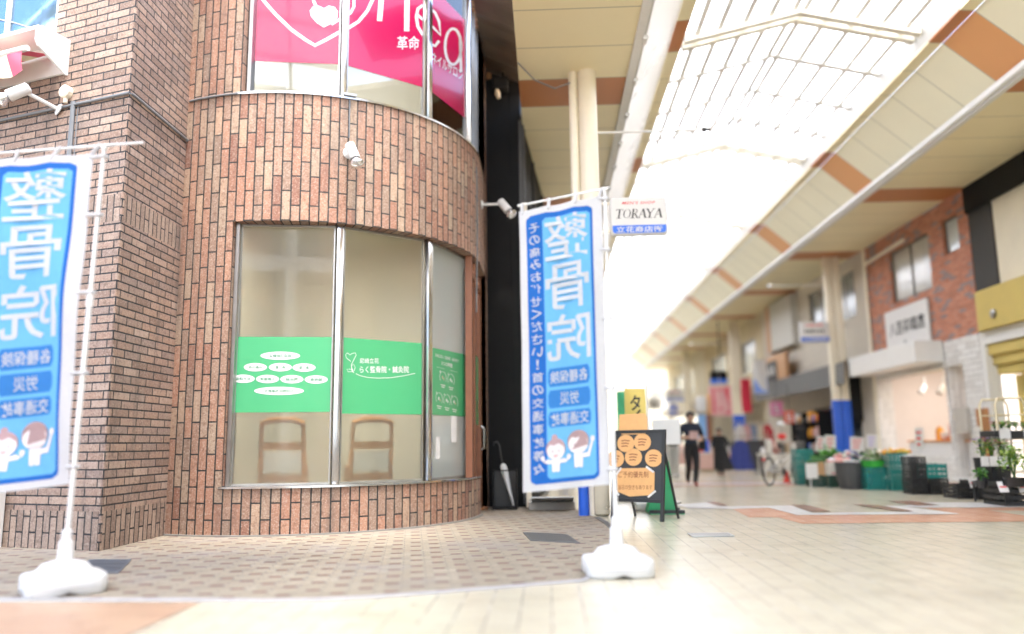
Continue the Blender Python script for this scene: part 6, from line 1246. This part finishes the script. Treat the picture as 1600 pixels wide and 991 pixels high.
# cream trolley rack
yr = 13.9; q0, q1 = PY(1562, 700, yr), PY(1599, 622, yr); RK = M('cream_tube', (.66, .57, .38), .4); t = thing('trolley_rack', 'cream tubular trolley rack behind the flower buckets', 'rack', ((q0.x+q1.x)/2, yr, 0)); mb = MB()
for y in (yr, yr+.5):
    mb.path([(q0.x, y, .03), (q0.x, y, q1.z-.1), (q0.x+.05, y, q1.z), (q1.x-.05, y, q1.z), (q1.x, y, q1.z-.1), (q1.x, y, .03)], .02, 8)
    for z in (q1.z-.28, .95, .45): mb.tube((q0.x, y, z), (q1.x, y, z), .013)
mb.build('frame', RK, t, True)
for z in (1.0, .47): MB().b(q0.x-.02, q1.x+.02, yr-.02, yr+.52, z, z+.015).build('shelf', RK, t)
mb = MB()
for x in (q0.x, q1.x):
    for y in (yr, yr+.5): mb.tube((x-.015, y, .05), (x+.015, y, .05), .045, n=14)
mb.build('wheel', BLACK_PL, t, True)
t2 = thing('plant_tray', 'black seedling tray with white cards on the cream trolley rack', 'tray', ((q0.x+q1.x)/2, yr+.2, 1.016), 0, 'black slatted plant trays by the white pillar'); mb = MB(); mb.b(q0.x-.1, q1.x+.25, yr-.08, yr+.4, 1.017, 1.16, .01); mb.build('box', BLACK_PL, t2)
for x in (q0.x+.06, q1.x-.02): mb = MB(); mb.b(x-.09, x+.09, yr-.10, yr-.09, 1.02, 1.19); mb.build('price_card', PAPER, t2)
for i in range(5): plant((q0.x+.0+i*.12, yr+.1, 1.163), .07, .14, 30, 8, [LG, BG], [FLC[i % 5], FLC[1]], ['red tipped', 'yellow', 'purple', 'white', 'scarlet'][i]+f' seedling in the rack tray, {["first", "second", "third", "fourth", "fifth"][i]} along it', None, 60+i)
pw = PY(1580, 700, 14.2); plant((pw.x, 14.15, .49), .24, .42, 160, 12, [M('silver_leaf', (.5, .52, .5), .5), LG], [FLC[3]], 'pale silvery bouquet on the lower shelf of the rack', None, 77)

# ================================================================== CLOTHES, BICYCLE AND STREET CLUTTER FURTHER ALONG
def garment(c, w_, h_, m, lab, flare=.0, seed=0):
    rnd = random.Random(seed); t = thing('garment', lab, 'garment', (c[0], c[1], c[2]-h_), 0, 'clothes hanging outside the far shops'); c = Vector(c)
    def S(u, v, o):
        ww = w_*(.42+.58*min(1, v*4))*(1+flare*v); return c+Vector(((u-.5)*ww, o*.05*(1+flare*2*v)+.018*math.sin(u*14+seed)*(.3+v), -h_*v))
    mb = MB(); mb.grid(lambda u, v: S(u, v, -1), 14, 12); mb.grid(lambda u, v: S(u, v, 1), 14, 12); mb.build('cloth', m, t, True); mb = MB(); mb.path([c+Vector((-w_*.22, 0, .0)), c+Vector((0, 0, .05)), c+Vector((w_*.22, 0, 0))], .01, 6); mb.path([c+Vector((0, 0, .05)), c+Vector((0, 0, .12))], .006, 6); mb.build('hanger', STEEL_DULL, t); return t
yr2 = 25.6; ra, rb = PY(1150, 700, yr2), PY(1206, 700, yr2); zr2 = PY(1150, 688, yr2).z
t = thing('clothes_rail', 'steel clothes rail on the street beside the bicycle', 'rail', ((ra.x+rb.x)/2, yr2, 0)); mb = MB(); mb.tube((ra.x-.1, yr2, zr2+.12), (rb.x+.1, yr2, zr2+.12), .016)
for x in (ra.x-.1, rb.x+.1): mb.tube((x, yr2, .05), (x, yr2, zr2+.12), .016); mb.tube((x, yr2-.3, .04), (x, yr2+.3, .04), .018)
mb.build('frame', STEEL, t, True)
CG = M('charcoal_cloth', (.05, .05, .055), .85, 0, .2); CB = M('navy_skirt', (.035, .05, .22), .85, 0, .15); BR_ = M('dark_brown_cloth', (.06, .04, .035), .85)
garment((ra.x+.15, yr2, zr2), .50, .92, CB, 'long navy blue skirt at the end of the clothes rail', .5, 1)
for i, (x, m_, nm) in enumerate([(.45, CG, 'charcoal coat next to the navy skirt'), (.62, CG, 'charcoal jacket in the middle of the rail'), (.80, BR_, 'dark brown coat on the rail'), (.97, CG, 'black coat at the bicycle end of the rail')]): garment((ra.x+x, yr2+.02*i, zr2), .40, .92, m_, nm, .1, 5+i)
# hanging cloth banners at the columns
def drape(px0, px1, py0, py1, y, m, lab, text=None, lm=None):
    q0, q1 = PY(px0, py1, y), PY(px1, py0, y); t = thing('hanging_banner', lab, 'banner', ((q0.x+q1.x)/2, y, q0.z), 0, 'banners hung high in the far arcade'); S = lambda u, v, o=0: Vector((q0.x+(q1.x-q0.x)*u, y-o+.04*math.sin(4*v+5*u), q0.z+(q1.z-q0.z)*v)); mb = MB(); mb.grid(lambda u, v: S(u, v), 8, 12); mb.grid(lambda u, v: S(u, v, -.004), 8, 12); c = mb.build('cloth', m, t, True)
    mb = MB(); mb.tube(S(-.05, 1.01), S(1.05, 1.01), .02); mb.tube(S(.5, 1.01), (S(.5, 1)[0], y, q1.z+.5), .012); mb.build('rod', WHITE_PL, t)
    if text:
        mb = MB()
        for a, b_, w_, h_ in text: poly(mb, [(a, b_), (a+w_, b_), (a+w_, b_+h_), (a, b_+h_)], lambda x, z: S(x, z, .012))
        mb.build('print', lm, c)
REDC = M('red_cloth', (.62, .03, .07), .8, 0, .08)
drape(1160, 1172, 592, 645, 36, REDC, 'tall plain red banner beside the far column')
drape(1109, 1142, 603, 650, 36.5, M('pink_cloth', (.74, .42, .42), .8, 0, .08), 'wide pink and white banner with red edge in the far arcade', [(.15, .08, .12, .84), (.42, .2, .14, .7), (.70, .05, .2, .9)], M('rose_print', (.70, .12, .16), .8))
drape(1178, 1197, 563, 616, 32, PAPER, 'white and blue hanging board beyond the wooden signboard', [(.05, .02, .9, .42)], M('pale_blue_print', (.22, .34, .72), .7))
t = thing('projecting_sign', 'white rounded box sign with orange edge above the small person', 'sign', PY(1095, 645, 34)); q0, q1 = PY(1086, 645, 34), PY(1103, 620, 34); MB().b(q0.x, q1.x, 33.8, 34, q0.z, q1.z, .12).build('case', WHITE_PL, t, True); MB().b(q1.x, q1.x+.14, 33.78, 34.02, q0.z-.08, q1.z+.08, .02).build('side', ORG, t); mb = MB(); mb.tube((q1.x+.07, 33.9, q0.z), (q1.x+.07, 33.9, .002), .04); mb.build('post', DARK, t)
t = thing('poster_stand', 'blue and brown poster stand beside the walking person', 'sign', PY(1098, 700, 33)); q0, q1 = PY(1091, 685, 33), PY(1103, 648, 33); MB().b(q0.x, q1.x, 33.0, 33.03, q0.z, q1.z).build('poster', M('sky_poster', (.22, .42, .72), .5, 0, .2, 2), t); MB().b(q1.x+.005, q1.x+.2, 32.98, 33.05, .01, q1.z).build('side', M('red_brown_wood', (.26, .10, .05)), t)
# mixed stalls (one box table each) along the far shops
rnd = random.Random(12); TB = [M('stall_white', (.66, .64, .58), .7, 0, .1), M('stall_pink', (.62, .40, .34), .7, 0, .1), M('stall_red', (.55, .04, .04), .6), M('stall_tan', (.5, .36, .2), .7)]
for i, (px, yy, lab) in enumerate([(1099, 27.5, 'pale pink stall table of boxes behind the small person'), (1118, 30.0, 'white stall table further behind the small person'), (1140, 29.0, 'white stall table beside the navy skirt'), (1215, 24.0, 'white heaped stall table behind the bicycle'), (1075, 33, 'tan stall table far behind the walking person')]):
    p = PY(px, 700, yy); t = thing('stall_table', lab, 'stall', (p.x, yy, 0)); mb = MB(); mb.b(p.x-.55, p.x+.55, yy-.35, yy+.35, .60, .66, .01)
    for sx in (-.5, .5):
        for sy in (-.3, .3): mb.tube((p.x+sx, yy+sy, .003), (p.x+sx, yy+sy, .6), .025)
    mb.build('table', TB[0], t); mb = MB(); mb.grid(lambda u, v: Vector((p.x+(u-.5)*1.12, yy-.36-.01*math.sin(u*20), .62-.5*v)), 16, 3); mb.build('skirt', TB[(i+1) % 2], t)
    for j in range(6):
        h_ = rnd.uniform(.15, .42); x = p.x-.45+.18*j; mb = MB()
        if j % 2: mb.box((x, yy-.05, .662+h_/2), (.15, .2, h_), rnd.uniform(-.3, .3), .02)
        else: mb.lathe([(.05, 0), (.075, .02), (.08, h_*.6), (.04, h_*.9), (.04, h_)], (x, yy-.05, .661), 12)
        mb.build('goods', TB[(i+j) % 4] if j % 3 else rnd.choice([BLACK_PL, PAPER, BLUE]), t, True)
# bicycle parked before the teal crates
g = (G(1204, 759)+G(1243, 760))/2
def bicycle(a, b_, lab):
    a, b_ = Vector(a), Vector(b_); d = (b_-a); wb = d.length; d.normalize(); rz = math.atan2(d.y, d.x); t = thing('bicycle', lab, 'bicycle', (a+b_)/2, rz); h = wb/2; r_ = .31
    for sx in (-1, 1):
        mb = MB(False); c = Vector((sx*h, 0, r_+.012)); ring_ = [c+Vector((r_*math.cos(q), 0, r_*math.sin(q))) for q in [2*math.pi*i/36 for i in range(36)]]; mb.path(ring_, .020, 8, closed=True); w_ = mb.build('wheel', BLACK_PL, t, True)
        mb = MB(False); mb.path([c+(p-c)*.93 for p in ring_], .011, 6, closed=True); mb.tube(c+Vector((0, -.05, 0)), c+Vector((0, .05, 0)), .022)
        for i in range(16): q = 2*math.pi*i/16; mb.tube(c+Vector((0, .02*(-1)**i, 0)), c+Vector((r_*.92*math.cos(q), 0, r_*.92*math.sin(q))), .0025, n=4)
        mb.build('rim', STEEL, w_, True)
        mb = MB(False); mb.path([c+Vector(((r_+.035)*math.cos(q), 0, (r_+.035)*math.sin(q))) for q in [R(20)+R(150)*i/12 for i in range(13)]], .018, 6); mb.build('mudguard', STEEL_DULL, t, True)
    FRM = M('silver_frame', (.55, .54, .52), .3, .7, .05); bb = Vector((-.08, 0, .30)); st_ = Vector((-.22, 0, .72)); hd_ = Vector((h-.22, 0, .62)); mb = MB(False)
    for p, q in ((bb, st_), (bb, hd_-Vector((0, 0, .05))), (st_-Vector((-.04, 0, .2)), hd_+Vector((0, 0, .05))), (bb, Vector((-h, .05, r_+.012))), (bb, Vector((-h, -.05, r_+.012))), (st_-Vector((-.03, 0, .14)), Vector((-h, .05, r_+.012))), (st_-Vector((-.03, 0, .14)), Vector((-h, -.05, r_+.012))), (hd_+Vector((-.05, 0, .3)), hd_+Vector((.02, 0, -.02))), (hd_, Vector((h, .05, r_+.012))), (hd_, Vector((h, -.05, r_+.012)))): mb.tube(p, q, .018, n=8)
    mb.build('frame', FRM, t, True); mb = MB(False); mb.path([st_+Vector((-.16, 0, .07)), st_+Vector((-.05, 0, .09)), st_+Vector((.14, 0, .07))], [.085, .07, .025], 10); mb.tube(st_, st_+Vector((-.02, 0, .07)), .014); mb.build('saddle', M('pink_brown_saddle', (.35, .18, .15), .5), t, True)
    hb2 = hd_+Vector((-.06, 0, .34)); mb = MB(False); mb.path([hb2+Vector((-.16, .27, .02)), hb2+Vector((-.03, .24, .05)), hb2, hb2+Vector((-.03, -.24, .05)), hb2+Vector((-.16, -.27, .02))], .014, 8); mb.build('handlebar', STEEL, t, True)
    mb = MB(False); bc = Vector((h+.02, 0, .76)); 
    for z in (0, .08, .16, .24): mb.path([bc+Vector((x, y, z)) for x, y in ((-.14-.1*z, -.15-.1*z), (.14+.1*z, -.15-.1*z), (.14+.1*z, .15+.1*z), (-.14-.1*z, .15+.1*z))], .006, 5, closed=True)
    for x, y in [(-.14+.07*i, s*.15) for i in range(5) for s in (-1, 1)]+[(s*.14, -.15+.1*i) for i in range(4) for s in (-1, 1)]: mb.tube(bc+Vector((x, y, 0)), bc+Vector((x*1.17, y*1.17, .24)), .004, n=4)
    mb.b(bc.x-.14, bc.x+.14, -.15, .15, bc.z-.004, bc.z+.004); mb.build('basket', STEEL_DULL, t); mb = MB(False); mb.b(-h-.18, -h+.2, -.07, .07, .72, .735); mb.tube((-h, .06, r_), (-h, .06, .72), .008); mb.tube((-h, -.06, r_), (-h, -.06, .72), .008); mb.build('carrier', STEEL_DULL, t)
    mb = MB(False); mb.lathe([(.09, -.008), (.09, .008)], (bb.x, -.05, bb.z), 18, 0, Matrix.Rotation(R(90), 3, 'X')); mb.tube((bb.x, -.07, bb.z), (bb.x+.1, -.09, bb.z-.13), .009); mb.tube((bb.x, .07, bb.z), (bb.x-.1, .09, bb.z+.13), .009); mb.b(bb.x+.05, bb.x+.15, -.15, -.08, bb.z-.14, bb.z-.12); mb.b(bb.x-.15, bb.x-.05, .08, .15, bb.z+.12, bb.z+.14); mb.build('crank', DARK, t)
    mb = MB(False); mb.box((-h-.25, 0, .60), (.03, .07, .05), 0, .01); mb.build('reflector', RED_L, t); return t
bicycle(G(1203, 759), G(1237, 756)+Vector((.3, .5, 0)), 'silver bicycle with wire basket parked beside the teal crates')
p = G(1229, 756)+Vector((0, -.05, 0)); t = thing('traffic_cone', 'small red cone standing by the wheel of the bicycle', 'cone', p); mb = MB(); mb.lathe([(.09, .02), (.085, .03), (.03, .30), (.022, .31)], p, 16); mb.build('body', M('cone_red', (.65, .05, .03), .5), t, True); mb = MB(); mb.box(p+Vector((0, 0, .012)), (.24, .24, .02), .2, .005); mb.build('foot', WHITE_PL, t)
# dark shelving of goods at the grey shop
ys = 28.2; xs = 9.2; t = thing('goods_shelf', 'dark shelf of mixed goods against the grey shop behind the bicycle', 'shelf', (xs, ys, 0)); mb = MB()
for z in (.1, .6, 1.1, 1.6): mb.b(xs-.3, xs+.3, ys-1.5, ys+1.5, z, z+.03)
for y in (-1.5, 0, 1.5): mb.b(xs-.3, xs+.3, ys+y-.02, ys+y+.02, .002, 2.0)
mb.build('frame', BLACK, t)
rnd = random.Random(3)
for z in (.13, .63, 1.13, 1.63):
    for i in range(11):
        h_ = rnd.uniform(.15, .40); y = ys-1.35+i*.26; mb = MB()
        if rnd.random() < .5: mb.box((xs-.12, y, z+.002+h_/2), (.2, .17, h_), 0, .02)
        else: mb.lathe([(.06, 0), (.075, .02), (.075, h_*.7), (.035, h_*.88), (.035, h_)], (xs-.12, y, z+.002), 12)
        mb.build('goods', rnd.choice([WHITE_PL, RED_L, BLACK_PL, BLUE, OR_, GREY, PV_, STEEL_DULL]), t, True)
t = thing('mannequin', 'black dressed mannequin torso on a stand by the goods shelf', 'mannequin', (8.3, 26.6, 0)); mb = MB(); mb.path([(8.3, 26.6, .55), (8.3, 26.6, .9), (8.3, 26.6, 1.15), (8.3, 26.6, 1.42), (8.3, 26.6, 1.5)], [.26, .17, .15, .19, .06], 16); mb.build('dress', BLKC, t, True); mb = MB(); mb.tube((8.3, 26.6, .01), (8.3, 26.6, .6), .02); mb.lathe([(.2, .003), (.2, .02), (.03, .04)], (8.3, 26.6, 0), 18); mb.build('stand', STEEL_DULL, t, True)
p = PY(1225, 735, 23.5); t = thing('helmet_stand', 'stand with a white and a red cap beside the goods shelf', 'stand', (p.x, 23.5, 0)); mb = MB(); mb.tube((p.x, 23.5, .01), (p.x, 23.5, 1.5), .02); mb.lathe([(.2, .003), (.2, .02), (.03, .04)], (p.x, 23.5, 0), 18); mb.build('stand', STEEL_DULL, t, True)
for z, m_ in ((1.5, WHITE_PL), (1.15, RED_L)): mb = MB(); mb.ball((p.x, 23.5, z), .13, 14, sq=(1, 1, .7)); mb.build('cap', m_, t, True)
# pale clothes and boxes deeper in the arcade
yr3 = 30.5; qa_, qb_ = PY(1152, 700, yr3), PY(1200, 700, yr3); z3_ = PY(1170, 664, yr3).z
t = thing('clothes_rail', 'tall clothes rail of pale garments further back behind the navy skirt', 'rail', ((qa_.x+qb_.x)/2, yr3, 0)); mb = MB(); mb.tube((qa_.x-.1, yr3, z3_+.12), (qb_.x+.1, yr3, z3_+.12), .016)
for x in (qa_.x-.1, qb_.x+.1): mb.tube((x, yr3, .05), (x, yr3, z3_+.12), .016); mb.tube((x, yr3-.3, .04), (x, yr3+.3, .04), .018)
mb.build('frame', STEEL, t, True)
for i, (cl_, nm) in enumerate([((.62, .60, .56), 'white'), ((.55, .30, .28), 'dusty pink'), ((.20, .25, .34), 'slate blue'), ((.60, .52, .38), 'sand coloured'), ((.48, .05, .06), 'red')]): garment((qa_.x+.12+i*.26, yr3, z3_), .42, 1.0, M('cloth_'+nm.replace(' ', '_'), cl_, .85, 0, .1), f'{nm} garment on the tall rail behind the navy skirt', .05, 30+i)
for i, (px0, px1, py0, py1, yy, col, lab) in enumerate([(1046, 1058, 632, 650, 44, (.05, .10, .40), 'small dark blue hanging sign in the far arcade, over the second walker'), (1205, 1222, 628, 650, 30, (.60, .12, .30), 'magenta hanging board beside the far column'), (1226, 1240, 642, 662, 27, (.65, .10, .05), 'red and white board above the goods shelf'), (1012, 1032, 622, 640, 48, (.62, .58, .48), 'cream hanging sign over the far end of the arcade')]):
    q0, q1 = PY(px0, py1, yy), PY(px1, py0, yy); t = thing('hanging_board', lab, 'sign', ((q0.x+q1.x)/2, yy, q0.z), 0, 'boards hung deep in the arcade'); MB().b(q0.x, q1.x, yy-.05, yy+.05, q0.z, q1.z, .015).build('board', M(f'board_{["blue", "magenta", "red", "cream"][i]}', col, .5, 0, .1), t); mb = MB(); fn = lambda a, b_: Vector((q0.x+(q1.x-q0.x)*a, yy-.055, q0.z+(q1.z-q0.z)*b_))
    for j in range(3): poly(mb, [(.18, .2+.24*j), (.8-.1*j, .2+.24*j), (.8-.1*j, .32+.24*j), (.18, .32+.24*j)], fn)
    mb.build('print', PAPER if i < 3 else BLK_L, t); mb = MB(); mb.tube(((q0.x+q1.x)/2, yy, q1.z), ((q0.x+q1.x)/2, yy, min(q1.z+.9, 6.8)), .012); mb.build('hanger', DARK, t)
rnd = random.Random(44); BX = [M('box_brown', (.42, .27, .14), .8, 0, .1), M('box_white', (.6, .58, .54), .7), M('box_rose', (.55, .30, .27), .7), M('box_grey', (.3, .3, .3), .7)]
for i, (px, yy) in enumerate([(1103, 29), (1112, 29.2), (1131, 31), (1186, 26.8), (1196, 26.9)]):
    p = PY(px, 700, yy); mb = MB(); mb.box((p.x, yy, .22), (.42, .38, .43), rnd.uniform(-.3, .3), .01); mb.box((p.x+.02, yy, .60), (.36, .32, .30), rnd.uniform(-.4, .4), .01)
    tag(mb.build('goods_box', BX[i % 4]), ['brown boxes, one on the other, left of the small person', 'white boxes stacked close behind the small person', 'rose boxes stacked behind the navy skirt', 'grey boxes stacked under the clothes rail', 'brown boxes stacked near the rear bicycle wheel'][i], 'box')
